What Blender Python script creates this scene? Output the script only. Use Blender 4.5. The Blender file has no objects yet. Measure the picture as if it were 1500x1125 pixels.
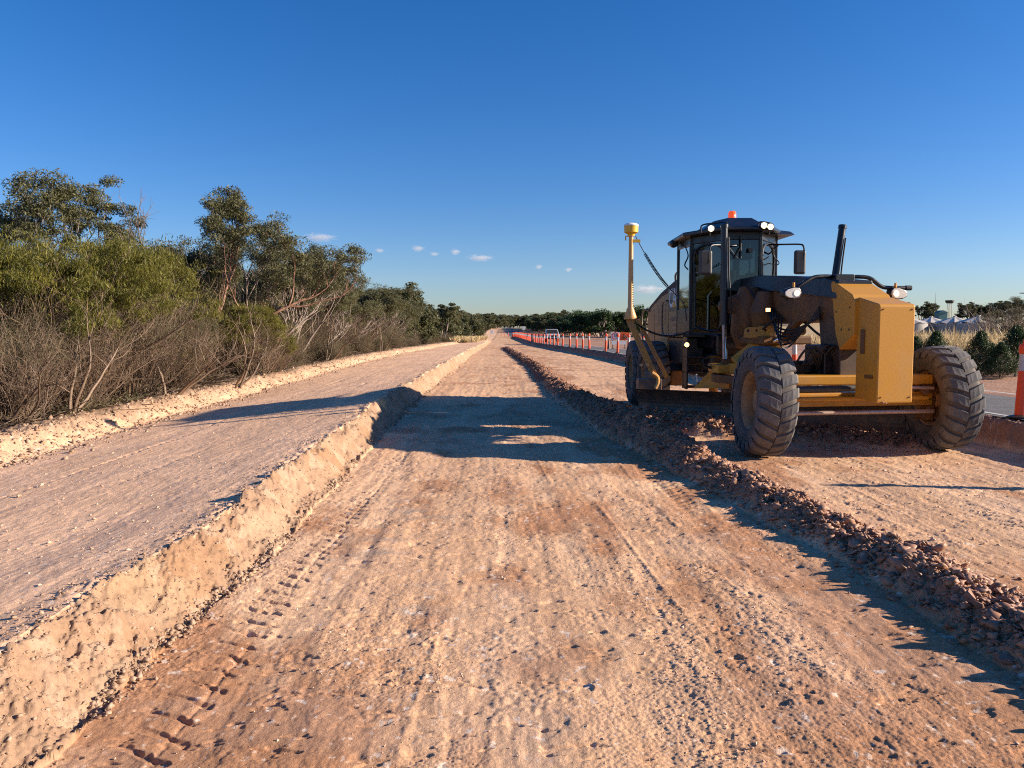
import bpy, math, random
import numpy as np
from mathutils import Vector, Matrix
random.seed(7)
RNG = np.random.default_rng(11)
sc = bpy.context.scene
COL = sc.collection
PI = math.pi
R = math.radians

# ------------------------------------------------------------------ camera maths
FPX, CX, CY, HCAM = 1130.0, 750.0, 562.5, 1.6
YAW, PITCH = R(0.61), R(3.92)
def ray(px, py):
    a, b = (px - CX) / FPX, (CY - py) / FPX
    y = math.cos(PITCH) + b * math.sin(PITCH); z = b * math.cos(PITCH) - math.sin(PITCH)
    return (a * math.cos(YAW) + y * math.sin(YAW), -a * math.sin(YAW) + y * math.cos(YAW), z)
def at(px, py, Y):
    d = ray(px, py); t = Y / d[1]
    return (d[0] * t, Y, HCAM + d[2] * t)

# ------------------------------------------------------------------ noise
def _h(ix, iy, s):
    n = (ix.astype(np.int64) * 374761393 + iy.astype(np.int64) * 668265263 + s * 1442695041) & 0xFFFFFFFF
    n = ((n ^ (n >> 13)) * 1274126177) & 0xFFFFFFFF
    n = ((n ^ (n >> 16)) * 2246822519) & 0xFFFFFFFF
    return ((n ^ (n >> 15)) & 0xFFFFFF) / float(0xFFFFFF)
def vn(x, y, s=0):
    ix = np.floor(x); iy = np.floor(y); fx = x - ix; fy = y - iy
    ix = ix.astype(np.int64); iy = iy.astype(np.int64)
    fx = fx * fx * (3 - 2 * fx); fy = fy * fy * (3 - 2 * fy)
    a = _h(ix, iy, s); b = _h(ix + 1, iy, s); c = _h(ix, iy + 1, s); d = _h(ix + 1, iy + 1, s)
    return (a + (b - a) * fx) * (1 - fy) + (c + (d - c) * fx) * fy
def fbm(x, y, s=0, o=3, g=.5):
    t = 0; a = 1; w = 0
    for k in range(o):
        c, q = math.cos(.6 * k), math.sin(.6 * k)
        t = t + a * vn((x * c - y * q) * 2.03 ** k + 3.7 * k, (x * q + y * c) * 2.03 ** k, s + k * 17); w += a; a *= g
    return t / w
def cells(x, y, s=0):
    """clod like noise: distance to the nearest jittered point"""
    ix = np.floor(x).astype(np.int64); iy = np.floor(y).astype(np.int64)
    best = np.full(np.shape(x), 9.0)
    for dx in (-1, 0, 1):
        for dy in (-1, 0, 1):
            jx = ix + dx; jy = iy + dy
            d = (x - jx - _h(jx, jy, s)) ** 2 + (y - jy - _h(jx, jy, s + 5)) ** 2
            best = np.minimum(best, d)
    return np.sqrt(best)
def ss(a, b, x):
    t = np.clip((x - a) / (b - a), 0, 1); return t * t * (3 - 2 * t)
def lerp(a, b, t): return a + (b - a) * t

# ------------------------------------------------------------------ the lie of the land
def base_x(y):
    w = (fbm(y * .9, y * 0 + 3.3, 5, 3) - .5) * .16 + (fbm(y * 4.5, y * 0, 6, 2) - .5) * .06
    return np.interp(y, [0, 3, 6, 9, 12, 20, 60, 110, 150], [-1.74, -1.73, -1.70, -1.80, -1.9, -2.0, -2.1, -2.2, -2.0]) + w * ss(0, 3, y + 3) * 1.0
def rise(y): return np.interp(y, [-1e3, 50, 100, 170, 190, 250, 350, 430, 700, 3000], [0, 0, -.26, -.02, .1, .9, 2.9, 3.6, 3.6, 3.6])
def boll_x(y): return np.interp(y, [-50, 10.7, 43, 68, 94, 190, 350], [7.50, 7.285, 6.35, 5.25, 4.2, 2.1, -.8])
def windrow_x(y): return np.interp(y, [-20, 2, 4, 5.5, 7, 8.5, 10, 11.5, 13.5, 17, 22, 34, 52, 80, 90], [2.85, 2.80, 2.72, 2.65, 2.47, 2.3, 2.2, 2.15, 1.98, 1.7, 1.55, 1.45, .9, .2, 0])
def windrow_h(y): return np.interp(y, [-20, 8, 9.5, 12, 14, 18, 22, 74, 82], [.125, .13, .19, .28, .27, .20, .16, .14, 0])
PILE = ((2.35, 12.9), (5.75, 10.9))
def seg_dist(x, y, a, b):
    ax, ay = a; bx, by = b; L2 = (bx - ax) ** 2 + (by - ay) ** 2
    t = np.clip(((x - ax) * (bx - ax) + (y - ay) * (by - ay)) / L2, 0, 1)
    return np.hypot(x - ax - t * (bx - ax), y - ay - t * (by - ay)), t
def land(x, y, detail=True):
    """height and zone weights of the ground at world x, y"""
    x = np.asarray(x, float); y = np.asarray(y, float)
    z = rise(y) + 0 * x
    # left bench behind the cut bank
    xb = base_x(y); hb = np.interp(y, [0, 3, 8, 14, 30], [.25, .26, .30, .36, .37]) * (1 - ss(115, 150, y)) * (.93 + .14 * vn(y * .35, y * 0, 31))
    wob = (fbm(x * 3.1, y * 3.1, 9, 3) - .5) * .14
    bankw = np.interp(y, [0, 4, 12, 40], [.40, .36, .32, .28])
    tb = ss(0, 1, np.clip((xb - x + wob * ss(0, .1, xb - x)) / bankw, 0, 1) * .86 + .07)
    tb = np.where(x > xb + .03, 0, tb)
    xc = xb - bankw
    k = np.interp(y, [0, 14, 35, 120], [.11, .11, .06, .03])
    drop = k * np.clip(xc - x, 0, None)
    xo = np.interp(y, [0, 14, 60, 150], [-6.65, -6.65, -6.5, -5.5])
    dropo = k * (xc - xo)
    left = np.where(x < xc, hb - np.minimum(drop, dropo), hb * tb)
    bo = ss(0, 1, (xo - x + (fbm(x * 2.3, y * 2.3, 12, 3) - .5) * .35) / .62)
    berm = .22 * bo * np.interp(y, [0, 90, 130], [1, 1, .3]) + .05 * np.exp(-((x - xo + .72) / .3) ** 2)
    left = left + berm
    wild = ss(.8, 1.8, xo - x)
    left = left + wild * ((fbm(x * .35, y * .35, 13, 3) - .5) * .3 + ss(2, 14, xo - x) * .25)
    # right: the box cut edge, the sealed road and the verge
    bx_ = boll_x(y); hr = .35 * (1 - ss(165, 195, y))
    rb = ss(0, 1, (x - (bx_ - .52) + (fbm(x * 4, y * 4, 15, 3) - .5) * .14) / .30)
    right = hr * rb
    far = ss(5, 18, x - bx_)
    right = right + far * (fbm(x * .12, y * .12, 16, 3) - .5) * .35
    hill = np.interp(y, [0, 120, 165, 260, 420, 3000], [0, .25, .7, 5.0, 7.5, 7.5]) * ss(14, 45, x - bx_)
    right = right + hill * (1 - 0)
    z = z * (1 - ss(14, 45, x - bx_) * ss(150, 250, y) * .8)
    isl = x < xb + .03; isr = x > bx_ - 1.2
    h = z + np.where(isl, left, 0) + np.where(isr, right, 0)
    # windrow and the heap in front of the blade
    wx = windrow_x(y) + (fbm(y * .8, y * 0 + 9, 41, 2) - .5) * .14; wh = windrow_h(y)
    d = np.abs(x - wx) / np.interp(y, [0, 9, 12, 16, 22], [.36, .37, .60, .52, .40])
    wr = wh * np.clip(1 - d ** 1.6, 0, 1)
    pd, pt = seg_dist(x, y, (2.3, 12.45), (5.6, 10.75))
    pl = np.interp(pt, [0, .3, 1], [.30, .24, .13]) * np.clip(1 - (pd / .62) ** 1.7, 0, 1)
    mound = np.maximum(wr, pl)
    h = h + mound
    W = dict(xb=xb, xc=xc, xo=xo, bank=np.where(isl & (x > xc), 1., 0), left=np.where(x <= xc, 1., 0), wild=ss(.3, 1.3, xo - x + (fbm(x * .8, y * .8, 14, 3) - .5) * 1.2),
             right=np.where(x > bx_ - .25, 1., 0), rb=np.where(isr & (x < bx_ - .1), ss(0.02, .1, hr * rb), 0), mound=mound, road=(x > bx_ - .12) & (x < bx_ + 3.3), bx=bx_, isl=isl, berm=bo * (1 - wild))
    return h, W
def gz(x, y): return float(land(np.array([float(x)]), np.array([float(y)]))[0][0])

def lugs(x, y, xc, w, sp, depth, y0, y1, s, slant=.5, full=0):
    """tyre lug prints pressed in the ground"""
    xc = xc + (vn(y * .3, y * 0 + s, s) - .5) * .12
    v = (x - xc) / (w / 2); m = ss(1.2, .85, np.abs(v) + .35 * (vn(x * 22, y * 19, s + 11) - .5)) * ss(y0, y0 + .7, y) * ss(y1, y1 - 2.5, y)
    m = m * ((.45 + .75 * ss(.3, .7, fbm(x * 2.4, y * 1.1, s + 2, 2))) if full else ss(.30, .70, fbm(x * .9, y * .35, s + 2, 2))) * (.35 + .8 * vn(x * 7, y * 7, s + 9))
    ph = (y + slant * (x - xc) + .05 * (fbm(x * 14, y * 11, s + 4, 2) - .5)) / sp
    c = np.cos(2 * PI * ph)
    return m * (-depth * ss(.45, .92, c) * ss(-1.2, .3, v + .4 * (vn(y * 6, x * 0, s + 6) - .5)) + depth * .18 * np.exp(-((c - .25) / .25) ** 2) * vn(x * 30, y * 30, s)) - m * depth * .18 * (0 if full else 1)
def groove(x, y, xc, w, depth, y0, y1, s):
    xc = xc + (vn(y * .3, y * 0 + s, s) - .5) * .12 + (vn(y * 3.1, y * 0, s + 1) - .5) * .05
    return -depth * np.exp(-((x - xc) / w) ** 2) * ss(y0, y0 + .6, y) * ss(y1, y1 - 2, y) * ss(.45, .8, vn(y * 1.7, y * 0 + 4, s))
def crumb_mask(x, y):
    wv = (fbm(y * .45, y * 0, 61, 2) - .5) * .5
    m = np.exp(-((x + .14 + wv * .6) / .17) ** 2) * ss(.42, .62, fbm(x * 2.2, y * .55, 62, 3)) * 1.15
    m = np.maximum(m, .7 * np.exp(-((x - .72 - wv) / .24) ** 2) * ss(.48, .68, fbm(x * 1.6, y * .5, 63, 3)))
    m = np.maximum(m, np.exp(-((x - 1.35 - wv * .5) / .22) ** 2) * ss(.46, .62, fbm(x * 2.1, y * .7, 64, 3)) * .9)
    m = np.maximum(m, .5 * ss(.60, .72, fbm(x * 1.3, y * .8, 65, 3)))
    return np.clip(m, 0, 1)
def detail(x, y, W):
    near = np.clip(1.4 / np.maximum(y, 1), .05, 1)
    cm = crumb_mask(x, y)
    d = (fbm(x * .7, y * .5, 71, 3) - .5) * .05
    d += (fbm(x * 3.5, y * 2.4, 72, 3) - .5) * .015
    d += (fbm(x * 11, y * .9, 73, 3) - .5) * (.012 - .006 * W['left'])                      # drag marks of the blade
    d += (fbm(x * 24, y * 14, 74, 3) - .5) * .009
    floor = (~W['isl']) & (W['right'] < .5)
    f = floor * 1.0
    d += f * (cm * (.009 * (1 - cells(x * 34, y * 34, 75)) + .006 * (1 - cells(x * 17, y * 17, 76)) * ss(.4, .9, cm)))
    pit = fbm(x * 5.5, y * 4.2, 77, 2)
    d -= .010 * ss(.76, .86, pit) * f * vn(x * 20, y * 20, 7)
    d += f * ss(.60, .78, fbm(x * 3.8 + 50, y * 4.5, 78, 3)) * ((.55 - cells(x * 26, y * 26, 79)) * .009 + .002)
    d += f * (.5 - cells(x * 52, y * 48, 70)) * .005 * ss(.35, .6, fbm(x * 1.7, y * 1.3, 69, 2))
    d -= f * .006 * ss(.5, .7, fbm(x * 2.6 + 7, y * .14, 121, 2))      # wheel paths pressed smooth
    d += f * .006 * np.exp(-((fbm(x * 1.3 + 5, y * .09, 122, 2) - .5) / .012) ** 2) * ss(.4, .6, fbm(x * 3, y * 1.2, 123, 2)) * (.4 + vn(x * 25, y * 18, 124))      # spill lines off the blade end
    d -= f * .010 * ss(.66, .74, fbm(x * 6, y * 22, 68, 3))      # torn flakes
    d += lugs(x, y, -1.39, .28, .15, .016, 1.0, 18, 81, .45, 1) + groove(x, y, -1.255, .012, .005, 1.0, 16, 82)
    d += lugs(x, y, 1.68, .26, .15, .026, 5.4, 14, 83, -.5)
    d += lugs(x, y, -.62, .34, .085, .006, 4.5, 14, 84, .9) + lugs(x, y, .04, .34, .085, .006, 5.5, 14, 85, -.9)
    d += lugs(x, y, 4.2, .34, .16, .022, 5, 11, 86, .6) + lugs(x, y, 5.6, .5, .14, .03, 5.5, 9.4, 87, -.6)
    d += lugs(x, y, -3.7, .08, .19, .03, 2, 22, 88, .2) + lugs(x, y, -4.8, .08, .2, .03, 3, 24, 89, 0) + lugs(x, y, -2.9, .3, .1, .006, 3, 26, 90, .8)
    # rough cut faces and clods
    rough = W['bank'] * .45 + W['berm'] * 1.0 + W['rb'] * .9 + ss(0.01, .08, W['mound']) * 1.3
    edge = np.exp(-((x - W['xc']) / .16) ** 2) * 1.0 * ss(.3, .6, fbm(x * 1.7, y * 1.7, 58, 2))
    rough = np.clip(rough + edge, 0, 1.4)
    d += rough * ((fbm(x * 7, y * 5, 91, 3) - .5) * .06 + (.5 - cells(x * 9, y * 7, 92)) * .035 + (.5 - cells(x * 21, y * 17, 93)) * .016)
    d += ss(0.02, .12, W['mound']) * ((.5 - cells(x * 5.5, y * 4.5, 94)) * .09 + (fbm(x * 3, y * 3, 95, 2) - .5) * .1)
    d += W['wild'] * ((fbm(x * 4, y * 4, 96, 4) - .5) * .12)
    # rills down the cut bank
    d += W['bank'] * ((fbm(y * 9, x * 1.2, 97, 3) - .5) * .04 + (.5 - cells(x * 14, y * 9, 98)) * .018 + (.5 - cells(x * 33, y * 24, 88)) * .026 * ss(.35, .6, fbm(x * 4, y * 2.5, 89, 2)) + (fbm(x * 16, y * 13, 99, 3) - .5) * .05 + (fbm(x * 2.2, y * 2.2, 100, 3) - .5) * .09 - .03 * ss(.62, .72, fbm(x * 5, y * 3.2, 87, 2)))
    # a notch that crosses the outer berm
    d -= .16 * np.exp(-((y - 14.2 - (x + 7) * .5) / .16) ** 2) * W['berm']
    rdm = W['road'] * 1.0
    return d * (1 - rdm * .97)

def colour(x, y, W):
    n1 = fbm(x * .55, y * .33, 101, 4); n2 = fbm(x * 2.6, y * 1.6, 102, 4); n3 = fbm(x * 9, y * 6, 103, 3); st = fbm(x * 7, y * .35, 104, 3)
    c = lambda *a: np.array(a)
    sand, rust, pale, grey = c(.64, .385, .222), c(.40, .185, .09), c(.74, .485, .305), c(.50, .325, .225)
    def mix(a, b, t): return a + (b - a) * t[..., None]
    A = np.broadcast_to(sand, x.shape + (3,)).copy()
    A = mix(A, pale, ss(.45, .75, n1 * .6 + st * .4) * .65)
    # damp red clay shows near the camera and by the windrow
    red = ss(.50, .68, n2 * .5 + n1 * .5 + .17 * ss(4.6, 2.5, y) * (.4 + .6 * ss(.1, .9, np.abs(x - .1))) + .10 * np.exp(-((x - 1.9) / .9) ** 2))
    lane = fbm(x * 1.9, y * .10, 120, 3); A = A * (.86 + .30 * lane)[..., None]
    A = mix(A, pale, .45 * ss(.5, .68, fbm(x * 2.6 + 7, y * .14, 121, 2)) * ss(14, 6, np.abs(y - 9)))
    cm = crumb_mask(x, y)
    A = mix(A, rust, red * .8 * (1 - cm * .8))
    A = mix(A, grey, ss(.55, .75, fbm(x * 1.1 + 9, y * 1.9, 105, 4)) * .3)
    A = mix(A, c(.36, .28, .22), .7 * ss(.5, .75, fbm(x * 2.2 + 30, y * 4.4, 107, 3)) * np.exp(-((x + .75) / .45) ** 2) * ss(3.6, 4.6, y) * ss(9, 7, y))
    B = mix(np.broadcast_to(c(.86, .54, .335), A.shape), c(.72, .45, .29), ss(.4, .7, st * .5 + n2 * .5) * .9)
    B = mix(B, c(.52, .345, .25), np.exp(-((x - W['xc'] + .5) / .6) ** 2) * .5 * ss(12, 4, y) * ss(.35, .6, n2 * .5 + st * .5))
    B = mix(B, sand, ss(.5, .7, n1) * .4)
    A = mix(A, B, W['left'])
    bank = mix(np.broadcast_to(c(.355, .222, .140), A.shape), c(.32, .175, .09), ss(.55, .75, n2) * .6)
    bank = mix(bank, c(.42, .30, .21), ss(.58, .75, n3) * .5)
    bank = mix(bank, c(.44, .31, .20), ss(.5, .75, fbm(y * 1.2, x * 9, 106, 3)) * .5)
    A = mix(A, bank, np.clip(W['bank'] + W['berm'] * .85 * ss(.35, .5, n2 + .2), 0, 1))
    wild = mix(np.broadcast_to(c(.155, .105, .07), A.shape), c(.30, .175, .105), ss(.52, .72, n2 * .6 + n1 * .4))
    A = mix(A, c(.46, .30, .19) * np.ones_like(A), np.clip(W['berm'] * 1.2, 0, 1) * .75)
    A = mix(A, wild, W['wild'])
    # right
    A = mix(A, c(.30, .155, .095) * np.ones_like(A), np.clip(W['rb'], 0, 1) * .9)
    verge = mix(np.broadcast_to(c(.42, .24, .155), A.shape), c(.30, .17, .115), ss(.4, .6, n1 * .5 + n2 * .5))
    dry = c(.46, .34, .19)
    verge = mix(verge, dry * np.ones_like(A), np.clip(ss(20, 45, x - W['bx']) * ss(100, 130, y) + ss(300, 340, y), 0, 1) * ss(.3, .5, n1 + .1))
    A = mix(A, verge, W['right'])
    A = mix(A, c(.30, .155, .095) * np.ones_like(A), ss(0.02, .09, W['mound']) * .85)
    # flecks of lime
    fl = ss(.74, .80, fbm(x * 21, y * 16, 110, 3)) * ss(.45, .6, n2) + ss(.76, .82, fbm(x * 40, y * 34, 111, 3)) * .8
    A = mix(A, c(.80, .70, .60) * np.ones_like(A), np.clip(fl, 0, 1) * .6 * (1 - W['bank']) * (1 - W['wild']) * (1 - W['right']))
    A = A * (.86 + .28 * n3)[..., None]
    return np.clip(A, 0, 1)

# ------------------------------------------------------------------ object helpers
def tag(o, label=None, cat=None, group=None, kind=None):
    if label: o['label'] = label
    if cat: o['category'] = cat
    if group: o['group'] = group
    if kind: o['kind'] = kind
    return o
def link(o, parent=None):
    COL.objects.link(o)
    if parent is not None: o.parent = parent
    return o
def empty(name, loc=(0, 0, 0), rz=0, **k):
    o = bpy.data.objects.new(name, None); o.empty_display_size = .2; link(o); o.location = loc; o.rotation_euler = (0, 0, rz)
    return tag(o, **k)
def np_mesh(name, V, F, mats=(), smooth=False, midx=None):
    V = np.ascontiguousarray(V, np.float32); F = np.ascontiguousarray(F, np.int32); k = F.shape[1]
    me = bpy.data.meshes.new(name); me.vertices.add(len(V)); me.vertices.foreach_set('co', V.ravel())
    me.loops.add(F.size); me.loops.foreach_set('vertex_index', F.ravel())
    me.polygons.add(len(F)); me.polygons.foreach_set('loop_start', np.arange(0, F.size, k, dtype=np.int32))
    try: me.polygons.foreach_set('loop_total', np.full(len(F), k, np.int32))
    except Exception: pass
    if smooth: me.polygons.foreach_set('use_smooth', np.ones(len(F), bool))
    if midx is not None: me.polygons.foreach_set('material_index', np.asarray(midx, np.int32))
    for m in mats: me.materials.append(m)
    me.update(calc_edges=True)
    return me
def obj(name, me, parent=None, **k): return tag(link(bpy.data.objects.new(name, me), parent), **k)

class MB:
    """collects shapes of one part, origin at O"""
    def __init__(s, O=(0, 0, 0)): s.v = []; s.f = []; s.O = Vector(O)
    def add(s, vs, fs):
        n = len(s.v); s.v += [tuple(Vector(p) - s.O) for p in vs]; s.f += [tuple(n + i for i in f) for f in fs]; return s
    def hexa(s, c):    # 8 corners: 0-3 bottom loop, 4-7 top loop
        return s.add(c, [(0, 3, 2, 1), (4, 5, 6, 7), (0, 1, 5, 4), (1, 2, 6, 5), (2, 3, 7, 6), (3, 0, 4, 7)])
    def box(s, x0, x1, y0, y1, z0, z1, T=None):
        c = [(x0, y0, z0), (x1, y0, z0), (x1, y1, z0), (x0, y1, z0), (x0, y0, z1), (x1, y0, z1), (x1, y1, z1), (x0, y1, z1)]
        return s.hexa([T(*p) for p in c] if T else c)
    def prism(s, poly, off):
        n = len(poly); off = Vector(off); a = [Vector(p) for p in poly]
        return s.add(a + [p + off for p in a], [tuple(range(n))[::-1], tuple(range(n, 2 * n))] + [(i, (i + 1) % n, n + (i + 1) % n, n + i) for i in range(n)])
    def tube(s, pts, r, n=8, cap=True):
        pts = [Vector(p) for p in pts]; rs = r if isinstance(r, (list, tuple)) else [r] * len(pts)
        ref = None; vs = []; fs = []
        for i, p in enumerate(pts):
            t = (pts[min(i + 1, len(pts) - 1)] - pts[max(i - 1, 0)]).normalized()
            if ref is None: ref = t.orthogonal().normalized()
            ref = (ref - t * ref.dot(t)); ref = ref.normalized() if ref.length > 1e-6 else t.orthogonal().normalized(); b = t.cross(ref)
            for k in range(n):
                a = 2 * PI * k / n; vs.append(p + (ref * math.cos(a) + b * math.sin(a)) * rs[i])
        for i in range(len(pts) - 1):
            for k in range(n): fs.append((i * n + k, i * n + (k + 1) % n, (i + 1) * n + (k + 1) % n, (i + 1) * n + k))
        if cap: fs.append(tuple(range(n))[::-1]); fs.append(tuple((len(pts) - 1) * n + k for k in range(n)))
        return s.add(vs, fs)
    def lathe(s, prof, C, axis='x', n=32, closed=False):
        """prof = [(along, radius)]"""
        vs = []; fs = []; C = Vector(C); m = len(prof)
        for k in range(n):
            a = 2 * PI * k / n; ca, sa = math.cos(a), math.sin(a)
            for (t, r) in prof:
                vs.append(C + (Vector((t, r * ca, r * sa)) if axis == 'x' else Vector((r * ca, r * sa, t)) if axis == 'z' else Vector((r * ca, t, r * sa))))
        for k in range(n):
            for i in range(m - 1 + closed):
                j = (i + 1) % m; fs.append((k * m + i, k * m + j, ((k + 1) % n) * m + j, ((k + 1) % n) * m + i))
        return s.add(vs, fs)
    def build(s, name, mat, parent=None, bevel=0, smooth=False, seg=2, **k):
        me = bpy.data.meshes.new(name); me.from_pydata([tuple(v) for v in s.v], [], s.f)
        if mat: me.materials.append(mat)
        import bmesh
        bm = bmesh.new(); bm.from_mesh(me); bmesh.ops.recalc_face_normals(bm, faces=bm.faces); bm.to_mesh(me); bm.free()
        if smooth:
            me.polygons.foreach_set('use_smooth', np.ones(len(me.polygons), bool))
            try: me.set_sharp_from_angle(angle=R(38))
            except Exception: pass
        o = obj(name, me, parent, **k)
        if bevel:
            b = o.modifiers.new('bevel', 'BEVEL'); b.width = bevel; b.segments = seg; b.limit_method = 'ANGLE'; b.angle_limit = R(35)
        return o
def curve_pts(ctrl, n=8):
    """Catmull-Rom through control points"""
    P = [Vector(p) for p in ctrl]; P = [P[0] * 2 - P[1]] + P + [P[-1] * 2 - P[-2]]; out = []
    for i in range(1, len(P) - 2):
        for k in range(n):
            t = k / n; a, b, c, d = P[i - 1:i + 3]
            out.append(.5 * ((2 * b) + (c - a) * t + (2 * a - 5 * b + 4 * c - d) * t * t + (3 * b - a - 3 * c + d) * t ** 3))
    out.append(P[-2]); return out

# ------------------------------------------------------------------ materials
def nodes(name):
    m = bpy.data.materials.new(name); m.use_nodes = True; nt = m.node_tree; b = nt.nodes['Principled BSDF']; return m, nt, b
def N(nt, t, **k):
    n = nt.nodes.new(t)
    for a, v in k.items():
        if a in n.inputs: n.inputs[a].default_value = v
        else: setattr(n, a, v)
    return n
def mat(name, c1, c2=None, rough=.6, metal=0, scale=4, lo=.42, hi=.62, bump=0, bscale=60, detail=6, coat=0, spec=.5, rough2=None):
    m, nt, b = nodes(name); b.inputs['Metallic'].default_value = metal; b.inputs['Roughness'].default_value = rough
    b.inputs['Specular IOR Level'].default_value = spec
    if coat: b.inputs['Coat Weight'].default_value = coat
    tc = N(nt, 'ShaderNodeTexCoord')
    if c2 is None: b.inputs['Base Color'].default_value = (*c1, 1)
    else:
        n = N(nt, 'ShaderNodeTexNoise', Scale=scale, Detail=detail, Roughness=.65); nt.links.new(tc.outputs['Object'], n.inputs['Vector'])
        r = N(nt, 'ShaderNodeValToRGB'); r.color_ramp.elements[0].position = lo; r.color_ramp.elements[1].position = hi
        r.color_ramp.elements[0].color = (*c1, 1); r.color_ramp.elements[1].color = (*c2, 1)
        nt.links.new(n.outputs['Fac'], r.inputs['Fac']); nt.links.new(r.outputs['Color'], b.inputs['Base Color'])
        if rough2 is not None:
            mr = N(nt, 'ShaderNodeMapRange'); mr.inputs['From Min'].default_value = lo; mr.inputs['From Max'].default_value = hi
            mr.inputs['To Min'].default_value = rough; mr.inputs['To Max'].default_value = rough2
            nt.links.new(n.outputs['Fac'], mr.inputs['Value']); nt.links.new(mr.outputs['Result'], b.inputs['Roughness'])
    if bump:
        n2 = N(nt, 'ShaderNodeTexNoise', Scale=bscale, Detail=4, Roughness=.7); nt.links.new(tc.outputs['Object'], n2.inputs['Vector'])
        bp = N(nt, 'ShaderNodeBump', Strength=1.0, Distance=bump); nt.links.new(n2.outputs['Fac'], bp.inputs['Height']); nt.links.new(bp.outputs['Normal'], b.inputs['Normal'])
    return m
def lamp_mat(name, c, s):
    m, nt, b = nodes(name); b.inputs['Base Color'].default_value = (*c, 1); b.inputs['Roughness'].default_value = .15; m.cycles.emission_sampling = 'NONE'
    b.inputs['Emission Color'].default_value = (*c, 1); b.inputs['Emission Strength'].default_value = s; return m
def leaf_mat(name, cols, trans=.25):
    m, nt, b = nodes(name); b.inputs['Roughness'].default_value = .55; b.inputs['Specular IOR Level'].default_value = .35
    geo = N(nt, 'ShaderNodeNewGeometry'); tc = N(nt, 'ShaderNodeTexCoord'); oi = N(nt, 'ShaderNodeObjectInfo')
    n = N(nt, 'ShaderNodeTexNoise', Scale=2.2, Detail=3, Roughness=.6); nt.links.new(tc.outputs['Object'], n.inputs['Vector'])
    a = N(nt, 'ShaderNodeMath', operation='MULTIPLY_ADD'); nt.links.new(geo.outputs['Random Per Island'], a.inputs[0]); a.inputs[1].default_value = .55; nt.links.new(n.outputs['Fac'], a.inputs[2])
    s = N(nt, 'ShaderNodeMath', operation='MULTIPLY_ADD'); nt.links.new(oi.outputs['Random'], s.inputs[0]); s.inputs[1].default_value = .22; nt.links.new(a.outputs[0], s.inputs[2])
    r = N(nt, 'ShaderNodeValToRGB'); e = r.color_ramp.elements
    while len(e) < len(cols): e.new(.5)
    for i, c in enumerate(cols): e[i].position = .35 + .85 * i / (len(cols) - 1) * .9; e[i].color = (*c, 1)
    nt.links.new(s.outputs[0], r.inputs['Fac']); nt.links.new(r.outputs['Color'], b.inputs['Base Color'])
    t = N(nt, 'ShaderNodeBsdfTranslucent'); nt.links.new(r.outputs['Color'], t.inputs['Color'])
    mx = N(nt, 'ShaderNodeMixShader'); mx.inputs[0].default_value = trans
    nt.links.new(b.outputs[0], mx.inputs[1]); nt.links.new(t.outputs[0], mx.inputs[2]); nt.links.new(mx.outputs[0], nt.nodes['Material Output'].inputs['Surface'])
    return m
M = {}
leaf_mat0 = leaf_mat
M['yellow'] = mat('grader_yellow', (.54, .25, .024), (.44, .21, .035), .4, scale=2.2, lo=.5, hi=.8, bump=.0006, bscale=30, rough2=.7)
_nt = M['yellow'].node_tree; _b = _nt.nodes['Principled BSDF']; _src = _b.inputs['Base Color'].links[0].from_socket
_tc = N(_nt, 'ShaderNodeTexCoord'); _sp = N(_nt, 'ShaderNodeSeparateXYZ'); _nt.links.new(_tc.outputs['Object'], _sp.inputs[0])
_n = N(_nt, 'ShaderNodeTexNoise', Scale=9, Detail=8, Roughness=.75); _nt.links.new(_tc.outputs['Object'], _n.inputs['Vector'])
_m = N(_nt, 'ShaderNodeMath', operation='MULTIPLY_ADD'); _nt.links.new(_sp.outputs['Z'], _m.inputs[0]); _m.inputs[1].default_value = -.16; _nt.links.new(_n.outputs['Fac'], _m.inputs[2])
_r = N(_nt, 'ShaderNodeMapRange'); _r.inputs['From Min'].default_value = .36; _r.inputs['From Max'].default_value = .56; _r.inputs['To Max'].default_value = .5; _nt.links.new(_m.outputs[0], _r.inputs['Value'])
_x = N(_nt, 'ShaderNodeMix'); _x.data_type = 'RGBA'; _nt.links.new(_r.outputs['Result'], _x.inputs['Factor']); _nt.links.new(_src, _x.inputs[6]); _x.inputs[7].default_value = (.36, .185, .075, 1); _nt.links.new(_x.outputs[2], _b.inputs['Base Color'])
M['yellow_dirty_shade'] = mat('dirty_shade_yellow', (.17, .070, .014), (.085, .040, .020), .6, scale=5, lo=.4, hi=.65, bump=.001, bscale=40)  # dirty machine yellow, with the shade of frame and castings darkened into it
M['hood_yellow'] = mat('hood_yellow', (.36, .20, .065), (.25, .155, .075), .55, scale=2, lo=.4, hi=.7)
M['black'] = mat('black_paint', (.007, .008, .012), (.026, .022, .020), .32, scale=6, lo=.5, hi=.8, rough2=.7)
M['navy'] = mat('dark_cover', (.006, .008, .016), (.022, .021, .022), .32, scale=3, lo=.5, hi=.85, rough2=.6)
M['plastic'] = mat('grey_plastic', (.035, .037, .042), (.06, .055, .052), .5, scale=8)
M['chrome'] = mat('chrome_rod', (.75, .76, .80), None, .12, metal=1)
M['rod'] = mat('dusty_rod', (.50, .36, .30), (.4, .28, .22), .4, metal=.5, scale=12)
M['steel'] = mat('worn_steel', (.10, .085, .08), (.20, .13, .09), .5, metal=.5, scale=6, bump=.001)
M['hose'] = mat('rubber_hose', (.012, .012, .014), None, .5)
M['tyre'] = mat('tyre_rubber', (.055, .050, .048), (.15, .115, .09), .8, scale=5, lo=.35, hi=.7, bump=.002, bscale=90)
M['tread'] = mat('tyre_tread', (.075, .072, .072), (.17, .155, .145), .8, scale=9, lo=.35, hi=.75, bump=.002, bscale=120)
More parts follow.
